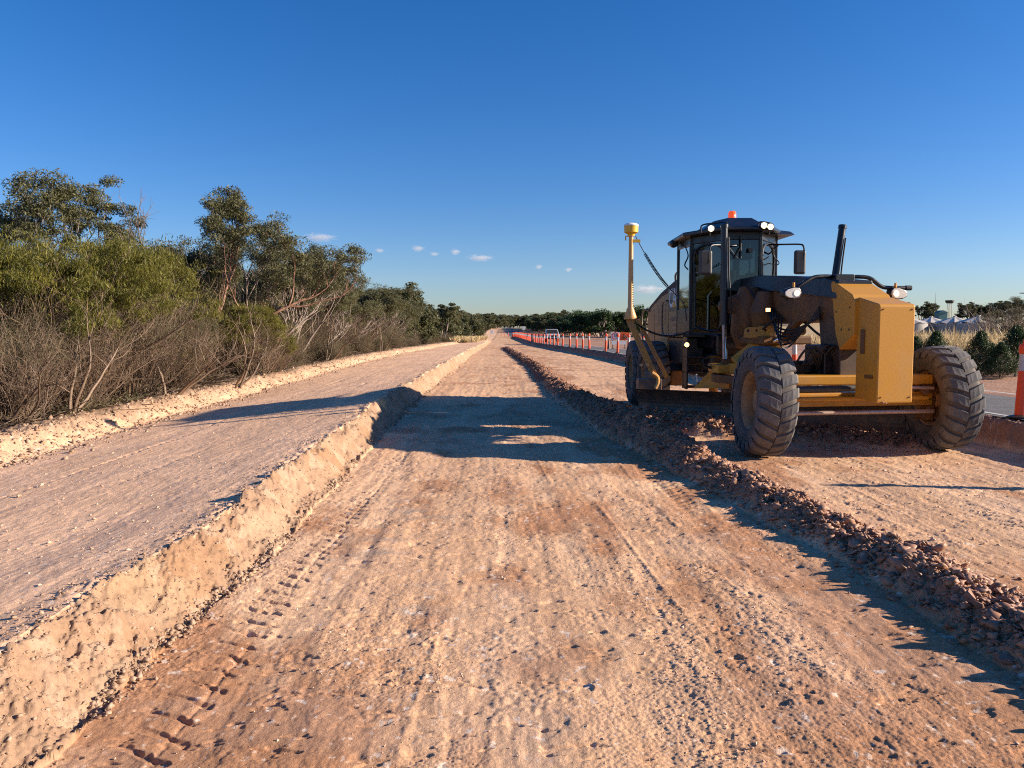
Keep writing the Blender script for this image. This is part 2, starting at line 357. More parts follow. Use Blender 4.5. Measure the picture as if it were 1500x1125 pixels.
M['orange'] = mat('orange_plastic', (.90, .085, .018), (.72, .075, .022), .45, scale=5, lo=.5, hi=.8)
M['white'] = mat('white_sheet', (.78, .78, .76), (.62, .60, .56), .45, scale=5, lo=.5, hi=.8)
M['amber'] = lamp_mat('amber_lens', (.9, .10, .02), .35)
M['lamp'] = lamp_mat('lit_lamp', (1.0, .78, .50), 3)
M['warm'] = lamp_mat('warm_lamp', (1.0, .50, .18), 2.2)
M['lens'] = mat('clear_lens', (.62, .60, .56), (.75, .70, .62), .12, scale=30)
M['bark'] = mat('grey_bark', (.20, .155, .125), (.34, .28, .235), .9, scale=9, bump=.006, bscale=30)
M['redbark'] = mat('red_bark', (.16, .075, .045), (.34, .20, .13), .85, scale=6, bump=.006, bscale=24)
M['twig'] = leaf_mat0('grey_twigs', [(.032, .021, .014), (.085, .055, .036), (.22, .15, .10)], .0)
M['gum'] = leaf_mat('gum_leaves', [(.040, .042, .018), (.085, .086, .034), (.15, .145, .066)])
M['gum2'] = leaf_mat('olive_leaves', [(.034, .040, .018), (.070, .076, .030), (.12, .12, .050)])
M['broom'] = leaf_mat('broom_leaves', [(.032, .036, .006), (.092, .092, .012), (.18, .162, .024)], .25)
M['dull'] = leaf_mat('dull_leaves', [(.050, .045, .022), (.095, .085, .04), (.14, .12, .055)], .2)
M['pine'] = leaf_mat('pine_leaves', [(.014, .030, .010), (.030, .060, .016), (.055, .095, .025)], .15)
M['dry'] = leaf_mat('dry_grass', [(.30, .20, .09), (.48, .35, .17), (.62, .48, .26)], .3)
# glass: tinted and see-through
def glass(name, tint, gl=.16):
    m, nt, b = nodes(name); nt.nodes.remove(b)
    t = N(nt, 'ShaderNodeBsdfTransparent'); t.inputs[0].default_value = (*tint, 1); g = N(nt, 'ShaderNodeBsdfGlossy'); g.inputs['Roughness'].default_value = .03
    f = N(nt, 'ShaderNodeFresnel'); f.inputs[0].default_value = 1.5; a = N(nt, 'ShaderNodeMath', operation='ADD'); a.inputs[1].default_value = gl * .2
    nt.links.new(f.outputs[0], a.inputs[0]); mx = N(nt, 'ShaderNodeMixShader'); nt.links.new(a.outputs[0], mx.inputs[0]); nt.links.new(t.outputs[0], mx.inputs[1]); nt.links.new(g.outputs[0], mx.inputs[2])
    nt.links.new(mx.outputs[0], nt.nodes['Material Output'].inputs['Surface']); return m
M['glass'] = glass('green_glass', (.46, .52, .51))
M['glass_dark'] = glass('dark_glass', (.15, .2, .22), .5)

def ground_mat():
    m, nt, b = nodes('dirt'); b.inputs['Roughness'].default_value = .93; b.inputs['Specular IOR Level'].default_value = .15
    at_ = N(nt, 'ShaderNodeAttribute', attribute_name='dirt'); tc = N(nt, 'ShaderNodeTexCoord')
    n = N(nt, 'ShaderNodeTexNoise', Scale=38, Detail=8, Roughness=.7); nt.links.new(tc.outputs['Object'], n.inputs['Vector'])
    mr = N(nt, 'ShaderNodeMapRange'); mr.inputs['From Min'].default_value = .3; mr.inputs['From Max'].default_value = .7; mr.inputs['To Min'].default_value = .78; mr.inputs['To Max'].default_value = 1.2
    nt.links.new(n.outputs['Fac'], mr.inputs['Value'])
    mx = N(nt, 'ShaderNodeVectorMath', operation='SCALE'); nt.links.new(at_.outputs['Color'], mx.inputs[0]); nt.links.new(mr.outputs['Result'], mx.inputs['Scale'])
    nt.links.new(mx.outputs[0], b.inputs['Base Color'])
    n2 = N(nt, 'ShaderNodeTexNoise', Scale=95, Detail=6, Roughness=.75); nt.links.new(tc.outputs['Object'], n2.inputs['Vector'])
    bp = N(nt, 'ShaderNodeBump', Strength=1.0, Distance=.006); nt.links.new(n2.outputs['Fac'], bp.inputs['Height']); nt.links.new(bp.outputs['Normal'], b.inputs['Normal'])
    return m
M['dirt'] = ground_mat()
M['clod'] = leaf_mat('clods', [(.12, .055, .034), (.235, .115, .068), (.37, .20, .12)], 0)
M['clod_pale'] = leaf_mat('pale_clods', [(.24, .145, .085), (.34, .22, .14), (.42, .29, .20)], 0)
M['asphalt'] = mat('asphalt', (.10, .097, .095), (.17, .155, .145), .85, scale=1.2, lo=.35, hi=.7, bump=.006, bscale=90)
M['line'] = mat('road_paint', (.62, .60, .55), (.42, .40, .37), .7, scale=8)
# ================================================================== GROUND
def build_ground():
    ys = [.8]
    while ys[-1] < 420:
        y = ys[-1]; dy = .012 if y < 2.35 else min(max(.00043 * y * y, .0032), .009 * y)
        ys.append(y + dy)
    ys = ys + [500, 700, 1000, 1600, 2600, 4000]
    ys = np.array(ys)
    u = np.concatenate([-np.geomspace(12, .86, 40)[:-1], np.linspace(-.86, .86, 1260), np.geomspace(.86, 12, 40)[1:]])
    back = np.concatenate([np.linspace(-40, -2, 20), np.linspace(-1, .7, 30)])
    Y, U = np.meshgrid(ys, u, indexing='ij'); X = U * (Y + .35)
    Yb, Ub = np.meshgrid(back, u, indexing='ij'); Xb = Ub * 1.15 * (1 + 0 * Yb)
    X = np.vstack([Xb, X]); Y = np.vstack([Yb, Y])
    h, W = land(X, Y)
    d = detail(X, Y, W) * np.where(Y > 120, .2, 1.0)
    h = h + d
    # the sealed road is its own sheet: keep the ground under it down a little
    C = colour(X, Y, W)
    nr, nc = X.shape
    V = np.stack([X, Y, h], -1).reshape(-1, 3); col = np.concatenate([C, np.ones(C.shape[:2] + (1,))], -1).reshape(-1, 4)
    idx = np.arange(nr * nc).reshape(nr, nc)
    F = np.stack([idx[:-1, :-1], idx[:-1, 1:], idx[1:, 1:], idx[1:, :-1]], -1).reshape(-1, 4)
    mid = lambda A: (A[:-1, :-1] + A[1:, 1:]).ravel() * .5
    xm, ym, xbm, xcm, xom, bxm, mo = mid(X), mid(Y), mid(W['xb']), mid(W['xc']), mid(W['xo']), mid(W['bx']), mid(W['mound'])
    zone = np.zeros(len(F), int)                       # 0 graded dirt road
    zone[(xm < xbm) & (xm >= xcm - .03)] = 1            # cut bank
    zone[(xm < xcm - .03)] = 2                          # left bench
    zone[(xm < xom + .05)] = 3                          # berm
    zone[(xm < xom - 1.15)] = 4                         # bush ground
    zone[(xm > bxm - .55)] = 5                          # road edge bank
    zone[(xm > bxm - .1)] = 4
    zone[ym > 150] = 4
    names = {0: 'dirt_road', 1: 'cut_bank', 2: 'dirt_bench', 3: 'earth_berm', 4: 'ground', 5: 'road_bank'}
    for z, nm in names.items():
        f = F[zone == z]
        used, inv = np.unique(f, return_inverse=True)
        me = np_mesh(nm, V[used], inv.reshape(-1, 4), [M['dirt']], smooth=True)
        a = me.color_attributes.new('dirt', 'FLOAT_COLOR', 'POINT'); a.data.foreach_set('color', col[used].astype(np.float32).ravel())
        obj(nm, me, kind='structure')
build_ground()

def build_road():
    ys = np.concatenate([np.arange(-30, 60, .25), np.arange(60, 430, 1.0)])
    t = np.linspace(0, 1, 14); Y, T = np.meshgrid(ys, t, indexing='ij'); wd = np.interp(ys, [0, 150, 190, 350], [3.3, 3.4, 5.8, 6.2])[:, None]
    X = boll_x(Y) - .14 + wd * T + (T == 0) * (fbm(Y * 2.2, Y * 0, 201, 3) - .5) * .2
    h, _ = land(boll_x(Y) + 1.5, Y)
    Z = h + .024 - .03 * T
    idx = np.arange(X.size).reshape(X.shape); F = np.stack([idx[:-1, :-1], idx[:-1, 1:], idx[1:, 1:], idx[1:, :-1]], -1).reshape(-1, 4)
    obj('road', np_mesh('road', np.stack([X, Y, Z], -1).reshape(-1, 3), F, [M['asphalt']], True), kind='structure')
    V = []; F = []
    for off, w in ((.12, .09), (3.12, .10)):
        n0 = len(V); yy = np.arange(-20, 190, 1.0)
        for y in yy:
            x = float(boll_x(y)) - .14 + off; z = float(land(np.array([float(boll_x(y)) + 1.5]), np.array([y]))[0][0]) + .029 - .03 * off / 3.3
            V += [(x, y, z), (x + w, y, z)]
        F += [(n0 + 2 * i, n0 + 2 * i + 1, n0 + 2 * i + 3, n0 + 2 * i + 2) for i in range(len(yy) - 1)]
    obj('edge_line', np_mesh('edge_line', np.array(V), np.array(F), [M['line']]), kind='structure')
build_road()

# ------------------------------------------------------------------ clods and rubble
def ico(sub):
    import bmesh
    bm = bmesh.new(); bmesh.ops.create_icosphere(bm, subdivisions=sub, radius=1); bm.verts.ensure_lookup_table()
    v = np.array([tuple(q.co) for q in bm.verts]); f = np.array([[q.index for q in p.verts] for p in bm.faces]); bm.free(); return v, f
def rock_kinds(sub, n=10):
    v, f = ico(sub); out = []
    for k in range(n):
        w = v.copy()
        for _ in range(11):      # slice flat facets
            d = RNG.normal(size=3); d /= np.linalg.norm(d); lim = RNG.uniform(.18, .7); p = w @ d; w = w - np.clip(p - lim, 0, None)[:, None] * d
        w *= (1 + RNG.normal(0, .11, len(w)))[:, None] * np.array([1, RNG.uniform(.6, .95), RNG.uniform(.22, .75)]) * 1.25
        out.append(w)
    return out, f
def scatter(name, P, S, sub, m, **k):
    kinds, f = rock_kinds(sub); n = len(P); kind = RNG.integers(0, len(kinds), n); T = np.array(kinds)[kind]         # n,v,3
    e = RNG.uniform(0, 2 * PI, n); ti = RNG.normal(0, .45, n)
    c, s = np.cos(ti), np.sin(ti); x = T[..., 0] * c[:, None] - T[..., 2] * s[:, None]; z = T[..., 0] * s[:, None] + T[..., 2] * c[:, None]; y = T[..., 1]
    c, s = np.cos(e), np.sin(e); X = x * c[:, None] - y * s[:, None]; Y = x * s[:, None] + y * c[:, None]
    V = np.stack([X, Y, z], -1) * S[:, None, None] + P[:, None, :]
    nv = T.shape[1]; F = (f[None] + (np.arange(n) * nv)[:, None, None]).reshape(-1, 3)
    return obj(name, np_mesh(name, V.reshape(-1, 3), F, [m]), **k)
def ongd(x, y, sink=.25, S=None):
    h, W = land(x, y); z = h + detail(x, y, W) * np.where(y > 120, .2, 1)
    return np.stack([x, y, z + (S * sink if S is not None else 0)], -1)
def windrow():
    n = 60000; y = 1.5 * (80 / 1.5) ** RNG.random(n) ** .8
    wid = np.interp(y, [0, 9, 12, 16, 22], [.36, .38, .60, .52, .40])
    x = windrow_x(y) + (fbm(y * .8, y * 0 + 9, 41, 2) - .5) * .14 + RNG.normal(0, .46, n) * wid
    S = np.clip(RNG.lognormal(-4.55, .72, n), .005, .062) * (1 - .3 * (np.abs(x - windrow_x(y)) > wid)); S = np.maximum(S, y * .0011)
    P1 = ongd(x, y, .3, S)
    n2 = 6500; t = RNG.random(n2) ** 1.0; y2 = lerp(12.45, 10.75, t) + RNG.normal(0, .26, n2); x2 = lerp(2.3, 5.6, t) + RNG.normal(0, .18, n2)
    S2 = np.clip(RNG.lognormal(-4.0, .55, n2), .01, .07); P2 = ongd(x2, y2, .3, S2)
    scatter('windrow_rubble', np.vstack([P1, P2]), np.concatenate([S, S2]), 1, M['clod'], kind='stuff')
windrow()
def crumbs():
    # foot of the cut bank
    n = 6000; y = 1.6 * (30 / 1.6) ** RNG.random(n); q = ss(.42, .62, fbm(y * 1.1, y * 0, 301, 2)); keep = RNG.random(n) < q + .12; y = y[keep]
    x = base_x(y) + np.abs(RNG.normal(0, .06, len(y))) - .04; S = np.clip(RNG.lognormal(-4.75, .6, len(y)), .003, .034); S = np.maximum(S, y * .0007)
    P = [ongd(x, y, .2, S)]; SS = [S]
    # stones and crumbs stuck in the cut face
    n = 7000; y = 1.8 * (24 / 1.8) ** RNG.random(n); x = base_x(y) - .36 * RNG.random(n); S = np.clip(RNG.lognormal(-5.2, .55, n), .0025, .020); S = np.maximum(S, y * .0005); P.append(ongd(x, y, .1, S)); SS.append(S)
    # crest and bench edge
    n = 2500; y = 2 * (40 / 2) ** RNG.random(n); x = base_x(y) - .33 - np.abs(RNG.normal(0, .16, n)); S = np.clip(RNG.lognormal(-4.9, .5, n), .003, .022); P.append(ongd(x, y, .2, S)); SS.append(S)
    # outer berm
    n = 7000; y = 8 * (90 / 8) ** RNG.random(n); x = -6.9 + RNG.normal(0, .38, n); S = np.clip(RNG.lognormal(-3.7, .5, n), .008, .07); P.append(ongd(x, y, .1, S)); SS.append(S)
    scatter('pale_clods', np.vstack(P), np.concatenate(SS), 1, M['clod_pale'], kind='stuff')
    # loose crumbs over the floor
    n = 210000; y = 2.2 * (15 / 2.2) ** RNG.random(n); x = RNG.uniform(-1.55, 2.3, n); cm = crumb_mask(x, y); keep = RNG.random(n) < cm * (.26 + .4 * np.exp(-((x + .14) / .3) ** 2)) + .004
    x, y, cm = x[keep], y[keep], cm[keep]; S = np.clip(RNG.lognormal(-5.75, .5, len(x)), .002, .013); S = np.maximum(S, y * .0006)
    n = 5000; y2 = 4 * (60 / 4) ** RNG.random(n); x2 = RNG.uniform(2.6, 6.6, n); S2 = np.clip(RNG.lognormal(-5.0, .6, n), .003, .04)
    n = 6000; y3 = 2 * (40 / 2) ** RNG.random(n); x3 = RNG.uniform(-6.5, -2.1, n); S3 = np.clip(RNG.lognormal(-5.1, .55, n), .003, .03)
    x = np.concatenate([x, x2, x3]); y = np.concatenate([y, y2, y3]); S = np.concatenate([S, S2, S3])
    scatter('loose_gravel', ongd(x, y, .25, S), S, 1, M['clod_mid'], kind='stuff')
    n = 1500; y = 2 * (190 / 2) ** RNG.random(n); x = boll_x(y) - .35 + RNG.normal(0, .2, n); S = np.clip(RNG.lognormal(-3.9, .5, n), .008, .06)
    scatter('bank_clods', ongd(x, y, .2, S), S, 1, M['clod'], kind='stuff')
M['clod_mid'] = leaf_mat('mid_clods', [(.42, .25, .16), (.56, .36, .24), (.66, .47, .34)], 0)
crumbs()

# ================================================================== VEGETATION
def vtubes(P, Rr, sides=3):
    """P (N,K,3) polylines, Rr (N,K) radii -> verts, quads"""
    n, k, _ = P.shape
    T = np.gradient(P, axis=1); T /= np.linalg.norm(T, axis=2, keepdims=True) + 1e-9
    ref = np.where(np.abs(T[..., 2:3]) > .9, np.array([1., 0, 0]), np.array([0, 0, 1.]))
    A = np.cross(T, ref); A /= np.linalg.norm(A, axis=2, keepdims=True) + 1e-9; B = np.cross(T, A)
    ang = np.arange(sides) * 2 * PI / sides
    V = P[:, :, None, :] + Rr[:, :, None, None] * (np.cos(ang)[None, None, :, None] * A[:, :, None, :] + np.sin(ang)[None, None, :, None] * B[:, :, None, :])
    i = np.arange(n)[:, None, None] * k * sides + np.arange(k - 1)[None, :, None] * sides; j = np.arange(sides); j2 = (j + 1) % sides
    F = np.stack([i + j, i + j2, i + sides + j2, i + sides + j], -1).reshape(-1, 4)
    return V.reshape(-1, 3), F
def join(parts):
    V = []; F = []; n = 0
    for v, f in parts: V.append(v); F.append(f + n); n += len(v)
    return np.vstack(V), np.vstack(F)
def grow(start, dirn, length, K=6, wob=.15, lift=.1, rng=RNG):
    """N polylines from start (N,3) along dirn (N,3)"""
    n = len(start); P = np.zeros((n, K, 3)); P[:, 0] = start; d = dirn / (np.linalg.norm(dirn, axis=1, keepdims=True) + 1e-9)
    for k in range(1, K):
        d = d + rng.normal(0, wob, (n, 3)) + np.array([0, 0, lift]); d /= np.linalg.norm(d, axis=1, keepdims=True)
        P[:, k] = P[:, k - 1] + d * (length / (K - 1))[:, None]
    return P, d
def branch_off(P, d_end, m, t0, t1, spread, l0, l1, up=.3, K=6, wob=.15, lift=.1, rng=RNG):
    n, k, _ = P.shape; t = rng.uniform(t0, t1, (n, m)); f = t * (k - 1); i = np.clip(f.astype(int), 0, k - 2); fr = (f - i)[..., None]
    ii = np.arange(n)[:, None]; S = P[ii, i] * (1 - fr) + P[ii, i + 1] * fr; T = P[ii, i + 1] - P[ii, i]; T /= np.linalg.norm(T, axis=2, keepdims=True) + 1e-9
    D = T + rng.normal(0, spread, T.shape) + np.array([0, 0, up]); L = rng.uniform(l0, l1, (n * m,))
    return grow(S.reshape(-1, 3), D.reshape(-1, 3), L, K, wob, lift, rng)
def leaves(C, n, rad, size, asp, flat=.7, up=0., rng=RNG, fold=True):
    """n leaves round each centre; each a slim quad"""
    m = len(C); p = rng.normal(size=(m, n, 3)); p /= np.linalg.norm(p, axis=2, keepdims=True); p *= rng.random((m, n, 1)) ** .45
    rad = np.broadcast_to(np.asarray(rad, float), (m,)); p = p * rad[:, None, None] * np.array([1, 1, flat])
    p = (C[:, None, :] + p).reshape(-1, 3); N_ = len(p)
    a = rng.normal(size=(N_, 3)); a[:, 2] += up * 2.2; a /= np.linalg.norm(a, axis=1, keepdims=True)
    b = np.cross(a, rng.normal(size=(N_, 3))); b /= np.linalg.norm(b, axis=1, keepdims=True) + 1e-9
    s = (size * rng.uniform(.6, 1.3, N_))[:, None]; a = a * s * .5; b = b * s * .5 * asp
    V = np.stack([p - a, p + b * .9 - a * .1, p + a, p - b * .9 - a * .1], 1).reshape(-1, 3)
    F = np.arange(N_ * 4).reshape(-1, 4); return V, F

def mallee(seed, stems=3, H=5.6, lean=(0, 0), spread=.35, nleaf=190, clumps=2, leafsize=.10, bark='bark', leafm='gum', bare=.35, rad=(.28, .5), kt=.42, dens=.72):
    g = np.random.default_rng(seed)
    a = g.uniform(0, 2 * PI, stems); s0 = np.stack([.18 * np.cos(a), .18 * np.sin(a), -.15 + 0 * a], -1)
    d0 = np.stack([spread * np.cos(a) + lean[0], spread * np.sin(a) + lean[1], np.ones(stems)], -1)
    P0, e0 = grow(s0, d0, g.uniform(.72, .9, stems) * H * .78, 10, .12, .02, g)
    P1, e1 = branch_off(P0, e0, 6, bare, 1, .55, H * .2, H * .42, .35, 8, .16, .10, g)
    P2, e2 = branch_off(P1, e1, 4, .4, 1, .5, H * .08, H * .2, .3, 5, .18, .12, g)
    P3, e3 = branch_off(P2, e2, 4, .3, 1, .6, .25, .6, .3, 4, .2, .1, g)
    r = lambda n, k, a, b: np.linspace(a, b, k)[None].repeat(n, 0)
    wood = join([vtubes(P0, r(len(P0), 10, .075, .03) * H / 5.6, 6), vtubes(P1, r(len(P1), 8, .03, .011), 4), vtubes(P2, r(len(P2), 5, .013, .006), 3), vtubes(P3, r(len(P3), 4, .006, .003), 3)])
    on = g.random(len(P1)) < dens; on2 = np.repeat(on, 4); on3 = np.repeat(on2, 4)
    tips = np.vstack([P2[:, -1][on2], P3[:, -1][on3 & (g.random(len(P3)) < .8)], P1[:, -1][on]])
    zt = tips[:, 2]; keep = g.random(len(tips)) < np.clip((zt / zt.max() - kt) * 3.6, .04, 1); tips = tips[keep]
    L = leaves(tips, nleaf, g.uniform(rad[0], rad[1], len(tips)) * .8, leafsize, .30, .62, 0, g)
    zmax = tips[:, 2].max() + .2
    return (np_mesh('trunk', *wood, [M[bark]], True), np_mesh('crown', *L, [M[leafm]]), zmax)
def fartree(seed, H=5.2, leafm='gum2', w=2.0):
    g = np.random.default_rng(seed); st = 4; a = g.uniform(0, 2 * PI, st)
    P0, e = grow(np.stack([.2 * np.cos(a), .2 * np.sin(a), -.3 + 0 * a], -1), np.stack([.4 * np.cos(a), .4 * np.sin(a), np.ones(st)], -1), g.uniform(.7, .9, st) * H * .8, 6, .12, .02, g)
    P1, e1 = branch_off(P0, e, 5, .4, 1, .6, H * .15, H * .35, .3, 4, .15, .1, g)
    r = lambda n, k, a, b: np.linspace(a, b, k)[None].repeat(n, 0)
    wood = join([vtubes(P0, r(st, 6, .10, .05), 4), vtubes(P1, r(len(P1), 4, .05, .02), 3)])
    tips = np.vstack([P1[:, -1], P1[:, 2], P0[:, -1]])
    low = tips[g.random(len(tips)) < .22] * np.array([1.15, 1.15, .42])
    C = np.vstack([tips, low]); L = leaves(C, 130, g.uniform(.35, .75, len(C)) * w / 2.0, .24, .5, .6, 0, g)
    return (np_mesh('trunk', *wood, [M['bark']], True), np_mesh('crown', *L, [M[leafm]]), C[:, 2].max() + .3)
def broombush(seed, H=3.1, W_=1.5, dense=1.0, leafm='broom', stems=240, top=.45, leafn=24, sparse=1.0, leafsize=.13, bark='twig', clump=0):
    g = np.random.default_rng(seed); a = g.uniform(0, 2 * PI, stems); rr = g.random(stems) ** .6
    s0 = np.stack([.45 * rr * np.cos(a), .45 * rr * np.sin(a), -.1 + 0 * a], -1) + g.normal(0, .05, (stems, 3))
    d0 = np.stack([rr * np.cos(a) * W_ / H, rr * np.sin(a) * W_ / H, np.ones(stems)], -1) + g.normal(0, .20, (stems, 3))
    P0, e0 = grow(s0, d0, g.uniform(.45, .98, stems) ** .8 * H * (1 - .15 * rr), 9, .15, .04, g)
    P1, e1 = branch_off(P0, e0, 5, .12, 1, .55, .3, 1.0, .25, 6, .2, .06, g)
    P2, e2 = branch_off(P1, e1, 2, .2, 1, .6, .12, .4, .25, 4, .25, .06, g)
    r = lambda n, k, a, b: np.linspace(a, b, k)[None].repeat(n, 0)
    R0 = r(stems, 9, .008, .004); R0[:14] *= 3.4; R0[14:40] *= 1.9
    wood = join([vtubes(P0, R0, 4), vtubes(P1, r(len(P1), 6, .0055, .003), 3), vtubes(P2, r(len(P2), 4, .0036, .002), 3)])
    C = np.vstack([P1[:, -1], P2[:, -1], P0[:, -1]]); z = C[:, 2] / H
    keep = g.random(len(C)) < np.clip((z - top) * 4 + .05, .04, 1) * dense * .55; C = C[keep]
    Ls = [leaves(C, leafn, .16, leafsize, .13, 1.1, .6, g)]
    if clump:            # rounded leafy lumps over the dome of the bush
        th = g.uniform(0, 2 * PI, clump); el = g.random(clump) ** .75; rad_ = W_ * .94 * np.sqrt(1 - (el * .92) ** 2) * g.uniform(.72, 1.06, clump)
        CC = np.stack([rad_ * np.cos(th), rad_ * np.sin(th), H * (.46 + .44 * el) + g.normal(0, .10, clump)], -1)
        q = g.uniform(.14, .30, clump); Ls.append(leaves(CC, 560, q, .07, .16, .62, .75, g))
        q2 = leaves(CC + g.normal(0, .16, CC.shape), 70, q * 1.2, .09, .12, .9, .8, g); Ls.append(q2)
    L = join(Ls)
    return (np_mesh('stems', *wood, [M[bark]], False), np_mesh('foliage', *L, [M[leafm]]), H)
def conifer(seed, H=1.5):
    g = np.random.default_rng(seed); n = 190; t = g.random(n) ** 1.25; a = g.uniform(0, 2 * PI, n); z = .02 + t * (H - .05)
    rr = (1 - t) ** .8 * .55 * g.uniform(.7, 1.15, n) + .03
    S = np.stack([0 * z, 0 * z, z * .9], -1); D = np.stack([np.cos(a) * rr, np.sin(a) * rr, .25 + 0 * z], -1)
    P, e = grow(S, D, rr * 1.15 + .06, 4, .1, .12, g); tr, _ = grow(np.zeros((1, 3)) - [[0, 0, .1]], np.array([[0, 0, 1.]]), np.array([H]), 6, .03, .05, g)
    wood = join([vtubes(tr, np.linspace(.03, .006, 6)[None], 5), vtubes(P, np.full((n, 4), .005), 3)])
    C = np.vstack([P[:, -1], P[:, 2]]); L = leaves(C, 30, .10, .06, .3, 1.2, .6, g)
    return (np_mesh('trunk', *wood, [M['bark']], True), np_mesh('crown', *L, [M['pine']]), H)

def plant(kind, parts, pn, x, y, H, rz=0, label=None, cat=None, group=None, wx=1.0, z=None):
    s = H / parts[2]; o = empty(kind, (x, y, gz(x, y) - .03 if z is None else z), rz, label=label, cat=cat, group=group); o.scale = (s * wx, s * wx, s)
    for nm, me in zip(pn, parts[:2]): obj(nm, me, o)
    return o
TR, SH = ('trunk', 'crown'), ('stems', 'foliage')
big = mallee(1, 5, 5.8, (.12, 0), .5, 200, bark='bark', bare=.6, kt=.62, dens=.9)
airy = mallee(2, 3, 5.4, (.25, 0), .40, 130, bark='bark', bare=.6, rad=(.2, .34), kt=.66, dens=.5)
red = mallee(3, 2, 6.0, (.42, -.1), .22, 190, bark='redbark', bare=.42, kt=.46, dens=.85)
lean = mallee(4, 3, 5.6, (.40, 0), .25, 190, bark='bark', bare=.45, kt=.42, dens=.85)
mids = [mallee(20 + k, 4, 5.0, (.12 * (k - 1), 0), .42, 150, leafm=('gum', 'gum2', 'gum')[k], bare=.35) for k in range(3)]
fars = [fartree(40 + k, 5.2, ('gum2', 'gum', 'gum2', 'pine')[k]) for k in range(4)]
broom = [broombush(60, 3.0, 1.9, .5, 'broom', 170, .5, 22, clump=95), broombush(61, 2.9, 1.6, .5, 'broom', 150, .5, 20, clump=70)]
brush = [broombush(70, 2.9, 1.5, .85, 'dull', 210, .38, 20, leafsize=.06), broombush(71, 2.8, 1.8, .8, 'dull', 210, .20, 26, leafsize=.055, clump=16), broombush(72, 2.5, 1.3, .6, 'dull', 220, .45, 16, leafsize=.055)]
low = [broombush(80, 1.0, .9, 1.0, 'dull', 160, .1, 16, leafsize=.07)]

# near plants one can tell apart
def px_ground(px, Y): return at(px, 600, Y)[0]
NEAR = [  # kind, mesh, names, px, Y, height, rz, label, category
    ('mallee_tree', big, TR, 30, 22.0, 6.0, .6, 'tall grey-green gum with a wide flat crown, farthest left on the skyline', 'tree'),
    ('mallee_tree', airy, TR, 150, 22.5, 5.3, 2.0, 'thin gum with airy leaf tufts standing just right of the wide-crowned gum', 'tree'),
    ('mallee_tree', red, TR, 300, 23.5, 5.9, .2, 'gum with a reddish leaning trunk, its leafy top the highest left of the road', 'tree'),
    ('mallee_tree', lean, TR, 365, 27.0, 5.3, .1, 'gum with pale stems leaning right, beside the red-trunked gum', 'tree'),
    ('mallee_tree', mids[0], TR, 262, 27.0, 4.5, 1.2, 'dark dense gum behind the red-trunked gum, left of it', 'tree'),
    ('mallee_tree', mids[1], TR, 425, 31.0, 4.9, 2.3, 'gum with a ragged open crown right of the leaning gum', 'tree'),
    ('mallee_tree', lean, TR, 455, 34.0, 4.2, .4, 'smaller gum at the right end of the tall group, by the lone cloud', 'tree'),
    ('mallee_tree', mids[2], TR, 330, 28.5, 5.0, 3.0, 'dense gum filling the gap just right of the red-trunked gum', 'tree'),
    ('mallee_tree', mids[0], TR, 392, 30.0, 4.9, 4.4, 'dense gum behind the leaning gum, near its top', 'tree'),
    ('broom_bush', broom[0], SH, 20, 15.0, 3.35, .3, 'big rounded yellow-green bush at the left edge of the photo', 'bush'),
    ('broom_bush', broom[0], SH, 118, 16.6, 3.5, 2.1, 'yellow-green bush below the wide-crowned gum', 'bush'),
    ('broom_bush', broom[1], SH, 205, 19.5, 3.7, 4.0, 'yellow-green flat-topped bush left of the red-trunked gum', 'bush'),
    ('brush_shrub', brush[0], SH, 58, 12.9, 2.05, 1.0, 'bare fan-shaped grey shrub nearest the camera, beside the earth berm', 'shrub'),
    ('brush_shrub', brush[2], SH, 150, 14.9, 2.0, 2.2, 'bare grey shrub just right of the nearest fan-shaped shrub', 'shrub'),
    ('brush_shrub', brush[0], SH, 222, 17.0, 2.5, .4, 'tall bare twiggy shrub under the flat-topped yellow-green bush', 'shrub'),
    ('brush_shrub', brush[1], SH, 285, 19.6, 2.1, 3.0, 'dull olive shrub at the foot of the red-trunked gum', 'shrub'),
    ('brush_shrub', brush[1], SH, -30, 13.6, 2.2, 5.0, 'olive twiggy shrub cut by the left edge of the photo', 'shrub'),
    ('broom_bush', broom[1], SH, 372, 24.0, 2.3, 5.0, 'yellow-green bush under the leaning pale-stemmed gum', 'bush'),
    ('broom_bush', broom[1], SH, 402, 25.5, 1.4, 1.0, 'low bright green bush close to the berm below the leaning gum', 'bush'),
]
def dead(seed, H, m='twig'):
    g2 = np.random.default_rng(seed); a = g2.uniform(0, 2 * PI, 3); P0, e0 = grow(np.stack([.1 * np.cos(a), .1 * np.sin(a), -.1 + 0 * a], -1), np.stack([.5 * np.cos(a) + .35, .4 * np.sin(a), np.ones(3)], -1), g2.uniform(.7, 1, 3) * H, 9, .16, .02, g2)
    P1, e1 = branch_off(P0, e0, 6, .3, 1, .6, .4, 1.1, .2, 6, .2, .05, g2); P2, e2 = branch_off(P1, e1, 3, .3, 1, .6, .2, .5, .2, 4, .2, .05, g2); r = lambda n, k, a, b: np.linspace(a, b, k)[None].repeat(n, 0)
    return np_mesh('limbs', *join([vtubes(P0, r(3, 9, .034, .012), 6), vtubes(P1, r(len(P1), 6, .011, .005), 4), vtubes(P2, r(len(P2), 4, .006, .003), 3)]), [M[m]], True)
